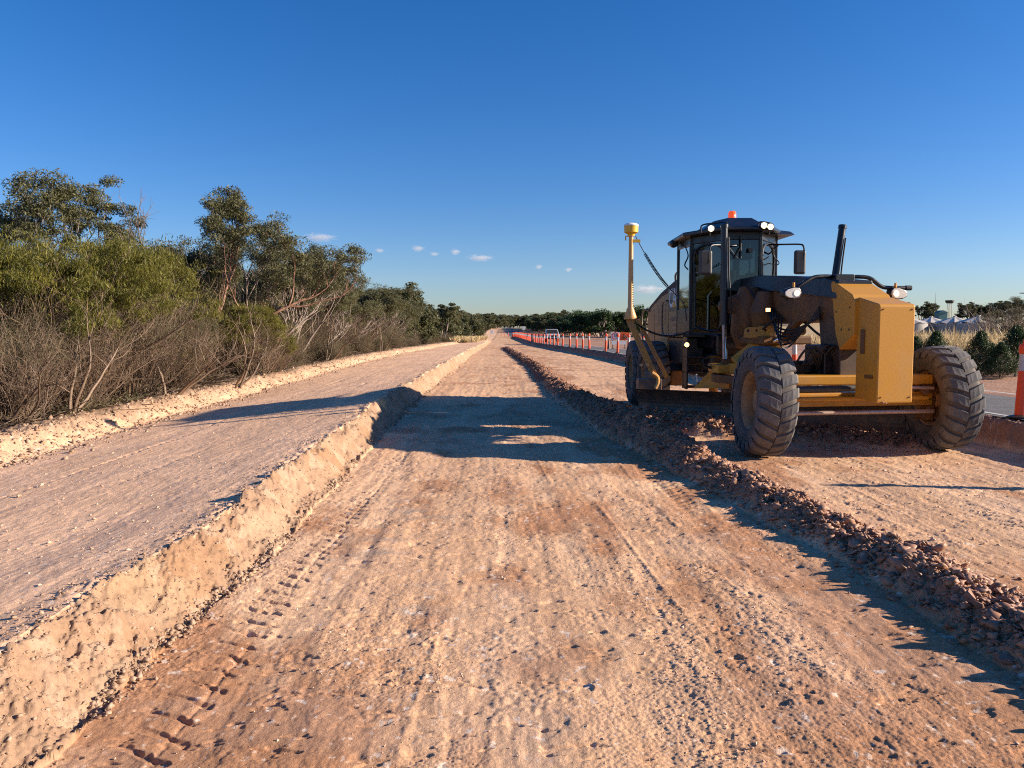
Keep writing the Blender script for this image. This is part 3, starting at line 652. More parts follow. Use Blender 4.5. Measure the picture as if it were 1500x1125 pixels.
for px, Y, H, sd2, lb in [(345, 20.5, 2.2, 3, 'dead pale branching stems leaning out of the scrub by the low bright green bush'), (250, 17.2, 2.4, 4, 'pale bare stems rising from the scrub under the flat-topped green bush'), (110, 13.6, 1.7, 6, 'dead forked stems between the two nearest grey shrubs'), (480, 33, 2.6, 8, 'bare pale trunk at the edge of the scrub below the first far gums'), (560, 47, 2.8, 9, 'pale dead stems in the middle of the left tree line'), (-10, 12.6, 1.5, 10, 'dead sticks at the left edge of the photo close to the berm')]:
    o = empty('dead_tree', (px_ground(px, Y), Y, gz(px_ground(px, Y), Y)), label=lb, cat='dead tree'); obj('limbs', dead(sd2, H), o)
for k, me, nm, px, Y, H, rz, lb, cat in NEAR:
    plant(k, me, nm, px_ground(px, Y) - (.55 if k == 'brush_shrub' and Y < 20 else 0), Y, H, rz, lb, cat)
g = np.random.default_rng(5)
# the scrub along the road: front row, then rows behind
def row(x0, dx, y0, y1, step, pool, kind, label, cat, group, hs, jit=.5):
    y = y0
    while y < y1:
        x = x0 + dx * g.normal() * .5 + np.interp(y, [0, 60, 150, 200], [0, 0, .8, 3.0]); me, nm = pool[int(g.integers(len(pool)))]
        plant(kind, me, nm, x, y + g.normal() * jit * .4, g.uniform(*hs), g.uniform(0, 6.28), label, cat, group, wx=g.uniform(.9, 1.25))
        y += step * g.uniform(.7, 1.3) * max(1, y / 55)
row(-9.7, .8, 21, 62, 1.55, [(brush[0], SH), (brush[1], SH), (brush[2], SH), (brush[1], SH)], 'brush_shrub', 'grey-brown twiggy shrub in the front row of the left roadside scrub', 'shrub', 'twiggy shrubs along the left of the road', (1.7, 2.8))
row(-11.3, 1.2, 14, 70, 1.9, [(brush[0], SH), (brush[1], SH), (broom[1], SH), (brush[1], SH)], 'brush_shrub', 'tangled olive-brown shrub deep in the left roadside scrub', 'shrub', 'shrubs behind the front row', (2.2, 3.2))
row(-14.5, 1.5, 15, 60, 2.2, [(brush[1], SH), (broom[0], SH), (brush[0], SH)], 'brush_shrub', 'shrub closing the gaps at the back of the left scrub', 'shrub', 'shrubs at the back of the scrub', (2.6, 3.6))
row(-9.8, 1.0, 36, 75, 2.6, [(m, TR) for m in mids + [lean, airy]], 'mallee_tree', 'grey-green mallee gum in the middle stretch of the left tree line', 'tree', 'mallee gums along the left of the road', (3.5, 4.7))
row(-13.0, 2.0, 34, 80, 3.2, [(m, TR) for m in mids + [big]], 'mallee_tree', 'mallee gum behind the first gums of the left tree line', 'tree', 'mallee gums behind the first line', (4.0, 5.1))
row(-18.0, 3, 46, 75, 3.4, [(m, TR) for m in mids + [big]], 'mallee_tree', 'distant gum showing through gaps in the left scrub', 'tree', 'gums showing through the scrub', (4.4, 5.2))
row(-9.6, 1.2, 66, 205, 2.9, [(f, TR) for f in fars[:3]], 'mallee_tree', 'small far mallee gum near the end of the left tree line', 'tree', 'far mallee gums on the left', (3.9, 5.6))
row(-14.0, 2.5, 70, 235, 4.5, [(f, TR) for f in fars[:3]], 'mallee_tree', 'far gum behind the end of the left tree line', 'tree', 'far gums behind on the left', (5.0, 6.4))
row(-8.4, .7, 30, 120, 5, [(low[0], SH)], 'low_bush', 'low olive bush between the berm and the left scrub', 'bush', 'low bushes beside the berm', (.5, 1.0))
def far_line(pts, rows, step, pool, label, group, hs, jx=2.0):
    for r_ in range(rows):
        for (xa, ya), (xb2, yb) in zip(pts[:-1], pts[1:]):
            n = max(1, int(math.hypot(xb2 - xa, yb - ya) / step))
            for k in range(n):
                t = (k + g.uniform(0, 1)) / n; x = lerp(xa, xb2, t) + g.normal() * jx + r_ * 3; y = lerp(ya, yb, t) + g.normal() * jx + r_ * 5
                plant('gum_tree', pool[int(g.integers(len(pool)))], TR, x, y, g.uniform(*hs), g.uniform(0, 6.28), label, 'tree', group, wx=g.uniform(1.0, 1.6))
far_line([(30, 150), (24, 165), (16, 215), (13, 290), (15, 350)], 2, 5.5, [fars[0], fars[3], fars[3], fars[2]], 'dark green tree in the far stand right of the sealed road', 'dark trees right of the road', (4.2, 6.6))
far_line([(34, 150), (60, 190), (100, 240)], 1, 7, [fars[0], fars[3]], 'dark tree behind the grader cab across the dirt lot', 'trees across the dirt lot', (5, 6.5), 3)
far_line([(-26, 250), (-12, 300), (-6, 420), (14, 440), (26, 380)], 2, 7, [fars[0], fars[1], fars[2]], 'tiny tree closing the far end of the road', 'trees at the end of the road', (5.5, 7.5), 3)
far_line([(90, 265), (135, 262), (175, 255), (205, 262)], 2, 6.5, [fars[0], fars[2]], 'dark gum on the rise behind the white tanks', 'gums on the rise behind the tanks', (4.5, 7.5), 3)
plant('gum_tree', big, TR, px_ground(1503, 105), 105, 6.6, 1, 'large dark gum at the right edge of the photo by the power pole', 'tree', wx=1.5)
# young conifers by the right verge
for i, (px, Y, H, lb) in enumerate([(1338, 23.5, 1.15, 'dark young conifer half hidden by the right edge of the grader'), (1368, 23.0, 1.30, 'bushy green young conifer above the right front tyre'),
        (1433, 20.5, 1.30, 'slim dark conifer in front of the dry grass'), (1463, 20.0, 1.0, 'low dark conifer left of the nearest bollard'), (1485, 21.0, 1.45, 'taller conifer just behind the nearest bollard'), (1450, 21.5, .95, 'small dark conifer between two larger ones by the verge'), (1405, 24.5, .6, 'smallest conifer in the gap above the right front tyre')]):
    plant('young_conifer', conifer(90 + i, 1.6), TR, px_ground(px, Y), Y, H, i * 1.3, lb, 'conifer', 'young conifers beside the sealed road', wx=1.25)
# bare tree in front of the tanks
plant('bare_tree', broombush(99, 3.2, 1.5, .05, 'dull', 14, .6, 6, bark='bark'), SH, px_ground(1440, 45), 45, 3.2, 0, 'leafless pale tree in front of the rightmost tank', 'tree')
plant('brush_shrub', brush[1], SH, px_ground(1478, 50), 50, 3.0, 0, 'brown shrub between the bare tree and the right edge', 'shrub', wx=1.2)
# grass
def grass(name, xs, ys, hgt, spread=.5, m='dry', wdt=.006):
    n = len(xs); p = ongd(xs, ys); d = np.stack([g.normal(0, spread, n), g.normal(0, spread, n), np.ones(n)], -1)
    P, _ = grow(p, d, hgt, 4, .12, -.06, g); b = np.cross(P[:, -1] - P[:, 0], g.normal(size=(n, 3))); b /= np.linalg.norm(b, axis=1, keepdims=True) + 1e-9
    w = np.array([1, .8, .5, .05])[None, :, None] * wdt * hgt[:, None, None] * 2; V = np.stack([P - b[:, None] * w, P + b[:, None] * w], 2).reshape(n, 8, 3)
    f = np.array([[0, 1, 3, 2], [2, 3, 5, 4], [4, 5, 7, 6]]); F = (f[None] + np.arange(n)[:, None, None] * 8).reshape(-1, 4)
    obj(name, np_mesh(name, V.reshape(-1, 3), F, [M[m]]), kind='stuff')
n = 26000; yy = g.uniform(26, 62, n); xx = yy * g.uniform(.50, .74, n); k = fbm(xx * .25, yy * .25, 401, 2) > .40
grass('dry_grass', xx[k], yy[k], g.uniform(.35, 1.2, k.sum()) * (.4 + 1.3 * fbm(xx[k] * .5, yy[k] * .5, 403, 3)), .65, wdt=.012)
n = 12000; yy = g.uniform(66, 130, n); xx = yy * g.uniform(.36, .80, n); grass('dry_grass', xx, yy, g.uniform(.4, 1.0, n), .5, wdt=.035)
n = 7000; yy = g.uniform(105, 165, n); xx = g.uniform(-7.2, -3.6, n); grass('dry_grass', xx, yy, g.uniform(.4, .9, n), .5, wdt=.05)
n = 5000; yy = 7 * (60 / 7) ** g.random(n); xx = -7.5 - np.abs(g.normal(0, 1.1, n)); k = fbm(xx * .8, yy * .5, 402, 2) > .52; grass('dry_grass', xx[k], yy[k], g.uniform(.10, .34, k.sum()), .9, 'dull', wdt=.02)
# fallen sticks and litter under the scrub
n = 9000; yy = 7 * (70 / 7) ** g.random(n); xx = -7.7 - np.abs(g.normal(0, 1.6, n)); p = ongd(xx, yy) + [0, 0, .02]; an = g.uniform(0, 2 * PI, n)
P, _ = grow(p, np.stack([np.cos(an), np.sin(an), g.uniform(-.05, .25, n)], -1), g.uniform(.2, 1.2, n) * g.random(n) + .15, 4, .15, -.03, g)
obj('stick_litter', np_mesh('stick_litter', *vtubes(P, np.full((n, 4), 1.) * g.uniform(.003, .010, n)[:, None], 3), [M['twig']]), kind='stuff')
M['glass_side'] = glass('sky_glass', (.30, .40, .45), 3.2)
M['grey_green'] = mat('grey_green', (.16, .26, .20), rough=.5)
M['mast_yellow'] = mat('mast_yellow_dull', (.42, .23, .055), (.30, .18, .08), .5, scale=5)
M['mast_yellow2'] = mat('mast_yellow_tube', (.62, .33, .09), (.50, .30, .16), .45, scale=4)
M['rec_yellow'] = mat('bright_yellow', (.80, .46, .03), (.7, .4, .04), .4, scale=8)
M['steel_dark'] = mat('dark_grimy_steel', (.045, .030, .022), (.10, .055, .03), .55, scale=5)
M['rim'] = mat('dusty_rim', (.40, .215, .085), (.26, .15, .08), .7, scale=7)
M['hood_top'] = mat('matt_dark_top', (.010, .013, .022), (.03, .03, .034), .75, scale=4)
# ================================================================== ROADSIDE THINGS
def make_bollard():
    o = empty('bollard', (0, 0, 0))
    MB().lathe([(0, 0), (0, .17), (.02, .17), (.045, .09), (.045, 0)], (0, 0, 0), 'z', 20).build('base', M['hose'], o, smooth=True)
    MB().lathe([(.03, 0), (.03, .075), (.30, .070), (.66, .062), (.70, .056), (.88, .056), (.915, .066), (.94, .074), (1.02, .074), (1.05, .060), (1.055, .030), (1.10, .030), (1.115, .018), (1.115, 0)], (0, 0, 0), 'z', 20).build('post', M['orange'], o, smooth=True)
    MB().lathe([(.67, .0585), (.67, .0630), (.705, .0600), (.885, .0600), (.905, .0635), (.905, .0585)], (0, 0, 0), 'z', 20).build('reflective_band', M['band'], o, smooth=True)
    return o
M['band'] = mat('reflective_band', (.55, .55, .56), (.42, .41, .40), .35, scale=6)
b0 = make_bollard()
def dup(root, loc, rz=0):
    r = root.copy(); COL.objects.link(r); r.location = loc; r.rotation_euler = (0, 0, rz)
    for ch in list(root.children):
        c = ch.copy(); COL.objects.link(c); c.parent = r
        for q in ch.children:
            d = q.copy(); COL.objects.link(d); d.parent = c
    return r
by = [7.55, 10.75, 14.5, 18.6, 22.6, 26.8, 31.0, 36.2, 39.8, 43.0, 46.8, 53.2, 56.2, 59.6, 63.6, 68.6]
y = 72.6
while y < 192: by.append(y); y += g.uniform(2.6, 3.6)
GB = 'orange bollards along the edge of the sealed road'
labs = {7.55: 'orange bollard just outside the right edge of the photo, casting the thin long shadow', 10.75: 'orange bollard nearest the camera, cut by the right edge of the photo', 14.5: 'orange bollard hidden behind the front box of the grader',
        18.6: 'orange bollard glimpsed under the grader frame beside the front tyre', 36.2: 'orange bollard seen between the mast strut and the grader bonnet', 39.8: 'orange bollard right of the speed sign, behind the leaning mast strut',
        43.0: 'orange bollard directly left of the speed sign', 46.8: 'orange bollard second to the left of the speed sign', 53.2: 'orange bollard third to the left of the speed sign, after a wider gap', 56.2: 'orange bollard fourth to the left of the speed sign'}
for i, y in enumerate(by):
    x = float(boll_x(y)); z = float(land(np.array([x]), np.array([y]))[0][0]) + .022
    o = b0 if i == 0 else dup(b0, (0, 0, 0)); o.location = (x, y, z); o.rotation_euler = (g.normal() * .022, g.normal() * .022, g.uniform(0, 6))
    tag(o, labs.get(y, 'orange bollard in the long receding row left of the silver four-wheel drive' if y > 72 else 'orange bollard hidden behind the grader cab' if y < 35 else 'orange bollard in the open row between the speed sign and the far vehicle'), 'bollard', GB)
for i, (px, Y, lb) in enumerate([(735.5, 205, 'faint far bollard standing alone on the dark road, leftmost of three'), (739.5, 200, 'faint far bollard on the dark road, middle of three'), (744.8, 196, 'faint far bollard on the dark road next to the row')]):
    x = px_ground(px, Y); tag(dup(b0, (x, Y, gz(x, Y))), lb, 'bollard', 'far bollards across the old road')

def meshed(o):
    bpy.context.view_layer.update(); dg = bpy.context.evaluated_depsgraph_get(); me = bpy.data.meshes.new_from_object(o.evaluated_get(dg)); n_ = o.name
    q = bpy.data.objects.new('x', me); COL.objects.link(q); q.parent = o.parent; q.location = o.location; q.rotation_euler = o.rotation_euler; q.scale = o.scale
    bpy.data.objects.remove(o); q.name = n_; return q
def text(body, size, m, loc, rot, name, parent, ext=.002, sx=1.0, align='CENTER', shear=0):
    c = bpy.data.curves.new(name, 'FONT'); c.body = body; c.size = size; c.extrude = ext; c.align_x = align; c.align_y = 'CENTER'; c.shear = shear; c.offset = size * .022
    c.materials.append(m); o = obj(name, c, parent); o.location = loc; o.rotation_euler = rot; o.scale = (sx, 1, 1); return meshed(o)
M['ink'] = mat('black_ink', (.015, .015, .015)); M['red'] = mat('red_paint', (.62, .03, .02), rough=.45); M['orange_board'] = mat('orange_board', (.85, .13, .02), (.7, .11, .03), .5)
# works sign with speed roundel
d = 57.0; x = px_ground(905.5, d); z0 = gz(x, d); r = empty('works_sign', (x, d, z0), label='works sign on stands with a 25 speed roundel beside an orange panel, white board below', cat='road sign')
MB().box(-.58, .08, -.012, .012, .62, 1.20).build('speed_panel', M['white'], r)
MB().box(.09, .72, -.012, .012, .62, 1.20).build('orange_panel', M['orange_board'], r)
MB().box(-.52, .56, -.03, -.004, .30, .56).build('white_panel', M['white'], r)
mb = MB(); mb.lathe([(-.030, .21), (-.030, .262), (-.013, .262), (-.013, .21)], (-.25, 0, .93), 'y', 32, True); mb.build('red_ring', M['red'], r)
text('25', .30, M['ink'], (-.25, -.016, .93), (R(90), 0, 0), 'numerals', r)
mb = MB(); mb.tube([(.30, -.02, .72), (.42, -.02, .86), (.36, -.02, .98)], .035, 6); mb.tube([(.42, -.02, .86), (.56, -.02, .72)], .03, 6); mb.tube([(.36, -.02, .98), (.56, -.02, .92), (.62, -.02, .76)], .025, 6); mb.lathe([(-.03, 0), (-.03, .05), (-.013, .05)], (.38, 0, 1.07), 'y', 12); mb.build('worker_symbol', M['ink'], r)
for sx in (-.45, .45): MB().box(sx - .02, sx + .02, -.02 + .045, .02 + .045, 0, 1.15).box(sx - .03, sx + .03, -.35, .38, 0, .04).build('stand', M['steel'], r)
x = px_ground(891, 55); o = MB().lathe([(0, 0), (0, .2), (.03, .2), (.03, .12), (.75, .03), (.75, 0)], (0, 0, 0), 'z', 14).build('traffic_cone', M['steel'], label='small dark cone left of the speed sign', cat='cone'); o.location = (x, 55, gz(x, 55))
x = px_ground(921, 50); o = MB().box(-.06, .06, -.015, .015, 0, 1.0).build('guide_post', M['white'], bevel=.01, label='white guide post right of the speed sign, behind the mast strut', cat='post'); o.location = (x, 50, gz(x, 50))
# small white sign far down the road and the board on the left side
x = px_ground(767, 150); r = empty('road_sign', (x, 150, gz(x, 150)), label='small white sign on a post beyond the bollards, in front of the dark trees', cat='road sign')
MB().box(-.24, .24, -.02, .02, 1.55, 2.25).build('sign_panel', M['white'], r, bevel=.01); MB().tube([(0, .05, -.1), (0, .05, 2.2)], .04, 6).build('post', M['steel'], r)
x = px_ground(721, 190); r = empty('road_sign', (x, 190, gz(x, 190)), label='pale works board at the far left roadside where the dirt road ends', cat='road sign')
MB().box(-.45, .35, -.02, .02, .9, 1.8).build('sign_panel', M['white'], r, bevel=.01); MB().tube([(-.3, .06, -.1), (-.3, .06, 1.8)], .04, 6).tube([(.25, .06, -.1), (.25, .06, 1.8)], .04, 6).build('post', M['steel'], r)

# the four-wheel drive coming along the road
M['silver'] = mat('silver_paint', (.62, .63, .64), (.5, .5, .5), .3, metal=.3, scale=1.5)
d = 104.; x = px_ground(809.5, d); r = empty('parked_car', (x, d, gz(x, d) + .0), label='silver four-wheel drive facing the camera behind the bollards', cat='car')
mb = MB(); pr = [(.0, .42), (.0, .98), (.12, 1.08), (1.15, 1.16), (4.4, 1.16), (4.45, .42)]
mb.prism([(-.93, a, b) for a, b in pr], (1.86, 0, 0)).build('body', M['silver'], r, bevel=.05)
mb = MB(); a = [(-.90, 1.15, 1.13), (.90, 1.15, 1.13), (.90, 4.2, 1.13), (-.90, 4.2, 1.13), (-.74, 1.85, 1.76), (.74, 1.85, 1.76), (.74, 3.9, 1.76), (-.74, 3.9, 1.76)]; mb.hexa(a).build('cabin', M['silver'], r, bevel=.05)
MB().hexa([(-.80, 1.17, 1.19), (.80, 1.17, 1.19), (.80, 1.22, 1.19), (-.80, 1.22, 1.19), (-.69, 1.74, 1.70), (.69, 1.74, 1.70), (.69, 1.8, 1.70), (-.69, 1.8, 1.70)]).build('windscreen', M['glass_car'] if 'glass_car' in M else M['ink'], r)
for sx in (-1, 1):
    MB().lathe([(-.11, 0), (-.11, .28), (-.09, .36), (.09, .36), (.11, .28), (.11, 0)], (sx * .80, .85, .36), 'x', 20).build('wheel', M['hose'], r)
    MB().lathe([(-.11, 0), (-.11, .28), (-.09, .36), (.09, .36), (.11, .28), (.11, 0)], (sx * .80, 3.6, .36), 'x', 20).build('wheel', M['hose'], r)
    MB().box(sx * .68 - .18, sx * .68 + .18, -.03, .03, .74, .92).build('headlight', M['lens'], r, bevel=.02)
    MB().box(sx * 1.0 - .09, sx * 1.0 + .09, 1.3, 1.42, 1.08, 1.28).build('mirror', M['black'], r, bevel=.02)
MB().box(-.46, .46, -.025, .03, .72, .94).build('grille', M['ink'], r); MB().box(-.9, .9, -.12, .02, .40, .62).build('bumper', M['plastic'], r, bevel=.03); MB().box(-.62, .62, 2.1, 3.8, 1.80, 1.84).build('roof_rack', M['black'], r)

# tanks behind the dry grass
M['tank'] = mat('tank_sheet', (.60, .54, .46), (.50, .44, .37), .5, scale=.6, lo=.4, hi=.7); M['tank_wall'] = mat('tank_wall', (.34, .31, .29), (.27, .25, .235), .6, scale=.8)
def tank(px, Y, lb, rad=3.5, zt=4.45, ze=3.05):
    x = px_ground(px, Y); z = gz(x, Y); r = empty('storage_tank', (x, Y, z), label=lb, cat='tank', group='white tanks with ribbed cone roofs')
    zb = ze - z; zp = zt - z; n = 96; mb = MB(); vs = []
    for k in range(n): a = 2 * PI * k / n; q = rad + .035 * math.cos(a * 48); vs += [(q * math.cos(a), q * math.sin(a), -.2), (q * math.cos(a), q * math.sin(a), zb)]
    mb.add(vs, [(2 * k, 2 * ((k + 1) % n), 2 * ((k + 1) % n) + 1, 2 * k + 1) for k in range(n)]); mb.build('wall', M['tank_wall'], r, smooth=True)
    n = 18; mb = MB(); mb.add([(0, 0, zp - .04)] + [(rad * 1.02 * math.cos(2 * PI * k / n), rad * 1.02 * math.sin(2 * PI * k / n), zb + (.0 if k % 2 else .24)) for k in range(n)], [(0, 1 + k, 1 + (k + 1) % n) for k in range(n)]); mb.build('roof', M['tank'], r)
    MB().lathe([(zp - .12, .32), (zp + .05, .30), (zp + .09, 0)], (0, 0, 0), 'z', 16).build('cap', M['tank'], r)
for px, Y, lb in [(1325, 150, 'leftmost white cone-roofed tank, cut by the grader box'), (1359, 152, 'white cone-roofed tank first right of the grader box'), (1393, 148, 'middle white cone-roofed tank above the right front tyre'), (1428, 140, 'rightmost and largest-looking white cone-roofed tank')]: tank(px, Y, lb)
M['teal'] = mat('teal_sheet', (.05, .17, .19), (.04, .12, .14), .6)
x = px_ground(1373, 235); z = gz(x, 235); r = empty('shed', (x, 235, z), label='small teal building among the gums above the middle tank', cat='shed')
MB().box(-1.3, 1.3, -1.3, 1.3, -.3, at(1373, 458, 235)[2] - z).build('wall', M['teal'], r); zz = at(1373, 458, 235)[2] - z
MB().prism([(-1.5, -1.5, zz), (1.5, -1.5, zz), (0, -1.5, zz + .7)], (0, 3, 0)).build('roof', M['teal'], r)
x = px_ground(1385, 240); z = gz(x, 240); zt = at(1385, 442, 240)[2] - z; r = empty('water_tower', (x, 240, z), label='thin tower with a dark flat head above the gums', cat='tower')
MB().lathe([(zt - .5, 0), (zt - .5, .9), (zt, 1.25), (zt + .45, 1.25), (zt + .5, 0)], (0, 0, 0), 'z', 16).build('head', M['ink'], r)
mb = MB(); [mb.tube([(a * .6, b * .6, -.3), (a * .35, b * .35, zt - .4)], .07, 5) for a in (-1, 1) for b in (-1, 1)]; mb.build('legs', M['steel'], r)
x = px_ground(1364.5, 240); z = gz(x, 240); o = MB().tube([(0, 0, -.2), (0, 0, at(1364, 428, 240)[2] - z)], [.09, .03], 6).build('radio_mast', M['steel'], label='hair-thin mast left of the flat-headed tower', cat='mast'); o.location = (x, 240, z)
x = px_ground(1496, 92); z = gz(x, 92); zt = at(1496, 424, 92)[2] - z; r = empty('power_pole', (x, 92, z), label='power pole at the right edge in front of the large dark gum', cat='pole')
MB().tube([(0, 0, -.2), (0, 0, zt)], [.13, .09], 8).build('pole', M['bark'], r); MB().box(-.8, .8, -.05, .05, zt - .5, zt - .38).build('crossarm', M['bark'], r)

# ================================================================== THE GRADER  (built in the camera-aligned frame, then turned)
O = (4.0, 13.0, 0.0)
gl = Vector((O[0] * math.cos(YAW) + O[1] * math.sin(YAW), -O[0] * math.sin(YAW) + O[1] * math.cos(YAW), 0))
G = empty('motor_grader', gl, -YAW, label='yellow motor grader with a black cab, lit lamps and a tall mast on its blade', cat='motor grader')
def mb(): return MB(O)
def F(u, s, z): return (4.0 + .152 * u + .988 * s, 13.2 - .988 * u + .152 * s, z)
def atc(px, py, Y):   # camera-aligned version of at()
    a, b = (px - CX) / FPX, (CY - py) / FPX; y = math.cos(PITCH) + b * math.sin(PITCH); z = b * math.cos(PITCH) - math.sin(PITCH); t = Y / y
    return Vector((a * t, Y, HCAM + z * t))
CXR = 3.85
# ---- wheels
def wheel(c, out, toe=0, label=None, lean_=0):
    """c centre, out=-1 if the outer side faces image left"""
    w = empty('wheel', Vector(c) - Vector(O)); w.parent = G; w.rotation_euler = (0, lean_, toe)
    if label: w['label'] = label
    rt = .672; lk_ = .022
    prof = [(-.165, .365), (-.20, .385), (-.222, .44), (-.228, .50), (-.222, .56), (-.205, .61), (-.175, .648), (-.12, .668), (0, .676), (.12, .668), (.175, .648), (.205, .61), (.222, .56), (.228, .50), (.222, .44), (.20, .385), (.165, .365)]
    m = MB(); m.lathe(prof, (0, 0, 0), 'x', 64); t = m.build('tyre', M['tyre'], w, smooth=True)
    m = MB(); nl = 23
    for side in (-1, 1):
        for k in range(nl):
            a0 = 2 * PI * (k + (.5 if side > 0 else 0)) / nl; rows = []
            for j, (xx, rr_, ho) in enumerate([(.234, .590, .010), (.228, .628, .030), (.200, .664, .036), (.13, .684, .032), (.06, .690, .030), (.008, .691, .028)]):
                sk = (.232 - xx) * .45;  hw = .062
                base = a0 + sk / .68 * 1.0
                rows.append([(side * xx, (rr_ + e * 0 + h) * math.cos(base + q * hw / .68), (rr_ + h) * math.sin(base + q * hw / .68)) for q, h, e in ((-1.08, -.035, 0), (-.96, ho * .6 - .008, 0), (.96, ho * .6 - .008, 0), (1.08, -.035, 0))])
            vs = [p for r_ in rows for p in r_]; fs = []
            for i in range(5):
                for q in range(3): fs.append((i * 4 + q, i * 4 + q + 1, i * 4 + q + 5, i * 4 + q + 4))
            fs += [(0, 1, 2, 3), (20, 21, 22, 23)]; m.add(vs, fs)
    m.build('tread', M['tread'], t, bevel=.007, seg=1, smooth=False)
    m = MB(); m.lathe([(-.175, .378), (-.185, .392), (-.165, .378), (-.155, .345), (-.10, .325), (.10, .325), (.155, .345), (.165, .378), (.185, .392), (.175, .378), (.145, .335), (.09, .312), (.02 * -out, .312), (.02 * -out, .12), (.02 * -out + .012, .12), (.02 * -out + .012, .312), (-.09, .312), (-.145, .335)], (0, 0, 0), 'x', 48, True)
    rm = m.build('rim', M['rim'], w, smooth=True)
    m = MB(); m.lathe([(-.06, 0), (-.06, .13), (.06, .15), (.13, .13), (.15, .09), (.15, 0)] if out < 0 else [(-.15, 0), (-.15, .09), (-.13, .13), (.06, .15), (.06, 0)], (-.03 * -out, 0, 0), 'x', 24)
    for k in range(10): a = 2 * PI * k / 10; m.tube([(out * .0, .2 * math.cos(a), .2 * math.sin(a)), (out * .05, .2 * math.cos(a), .2 * math.sin(a))], .016, 6)
    m.build('hub', M['rim'], rm, smooth=True)
    return w
def knuckle(s, side):
    c = Vector(F(3.1, s, .70)); m = mb(); d = side
    m.lathe([(-.02, 0), (-.02, .14), (.10, .12), (.16, .09), (.16, 0)], c + Vector((d * -.22, 0, 0)), 'x', 20)
    m.tube([c + Vector((-d * .20, 0, -.30)), c + Vector((-d * .14, 0, -.22)), c + Vector((-d * .14, 0, .24)), c + Vector((-d * .22, 0, .30))], [.05, .09, .09, .06], 12)
    m.box(c.x - d * .17 - .10, c.x - d * .17 + .06, c.y - .16, c.y + .14, .92, 1.02); m.box(c.x - d * .2 - .08, c.x - d * .2 + .06, c.y - .12, c.y + .10, .42, .52)
    m.tube([c + Vector((-d * .12, -.18, .10)), c + Vector((-d * .3, -.24, .12))], .03, 8); m.lathe([(-.03, 0), (-.03, .05), (.03, .05), (.03, 0)], c + Vector((-d * .34, -.26, .12)), 'y', 12)
    return m.build('steering_knuckle', M['yellow_dirty_shade'], G, bevel=.008)
wheel(F(3.22, -1.30, .71), -1, 0, 'front wheel on the left in the photo, with a deep dusty rim', .05); wheel(F(3.1, 1.29, .71), 1, 0, 'front wheel on the right in the photo, its inner side and grey tread showing', -.05)
knuckle(-1.30, -1); knuckle(1.29, 1)
for sx, o_ in ((-1, -1), (1, 1)):
    for yy in (15.25, 16.8): wheel((CXR + sx * 1.07, yy, .71), o_)
# ---- axle, frame
m = mb(); m.hexa([F(u, s, z) for z in (.90, 1.03) for u, s in ((2.95, -1.08), (3.25, -1.08), (3.25, 1.08), (2.95, 1.08))])
m.hexa([F(u, s, z) for z in (.62, .80) for u, s in ((2.98, -1.12), (3.20, -1.12), (3.20, 1.12), (2.98, 1.12))]); m.hexa([F(u, s, z) for z in (.70, .76) for u, s in ((2.80, -.95), (3.3, -1.0), (3.3, 1.0), (2.80, .95))])
m.build('front_axle', M['yellow'], G, bevel=.02)
m = mb(); m.tube([F(3.36, -1.0, .86), F(3.36, .35, .88)], .042, 12); m.build('lean_cylinder', M['plastic'], G, smooth=True)
m = mb(); m.tube([F(3.36, .35, .88), F(3.36, 1.0, .86)], .02, 10); m.tube([F(3.30, -1.05, .55), F(3.30, 1.05, .55)], .028, 10); m.build('tie_rod', M['rod'], G, smooth=True)
# gooseneck frame
prof = [(-.05, 1.75, 2.42), (.9, 1.72, 2.44), (1.9, 1.72, 2.36), (2.7, 1.76, 2.27), (3.12, 1.80, 2.22)]
m = mb()
for (u0, a0, b0_), (u1, a1, b1) in zip(prof[:-1], prof[1:]): m.hexa([F(u0, -.22, a0), F(u1, -.22, a1), F(u1, .22, a1), F(u0, .22, a0), F(u0, -.22, b0_ - .06), F(u1, -.22, b1 - .06), F(u1, .22, b1 - .06), F(u0, .22, b0_ - .06)])
m_ = mb(); m_.hexa([F(2.72, -.20, .98), F(3.14, -.20, .98), F(3.14, .20, .98), F(2.72, .20, .98), F(2.62, -.22, 1.9), F(3.14, -.22, 1.9), F(3.14, .22, 1.9), F(2.62, .22, 1.9)]); m_.build('front_tower', M['steel_dark'], G, bevel=.015)
m.hexa([F(-.5, -.25, .9), F(.05, -.25, 1.15), F(.05, .25, 1.15), F(-.5, .25, .9), F(-.5, -.25, 2.3), F(.05, -.25, 2.38), F(.05, .25, 2.38), F(-.5, .25, 2.3)])
m.build('front_frame', M['yellow_dirty_shade'], G, bevel=.015)
m = mb()
for (u0, a0, b0_), (u1, a1, b1) in zip(prof[:-1], prof[1:]): m.hexa([F(u0, -.27, b0_ - .20), F(u1, -.27, b1 - .20), F(u1, .27, b1 - .20), F(u0, .27, b0_ - .20), F(u0, -.24, b0_ + .04), F(u1, -.24, b1 + .04), F(u1, .24, b1 + .04), F(u0, .24, b0_ + .04)])
m.build('frame_cover', M['navy'], G, bevel=.01)
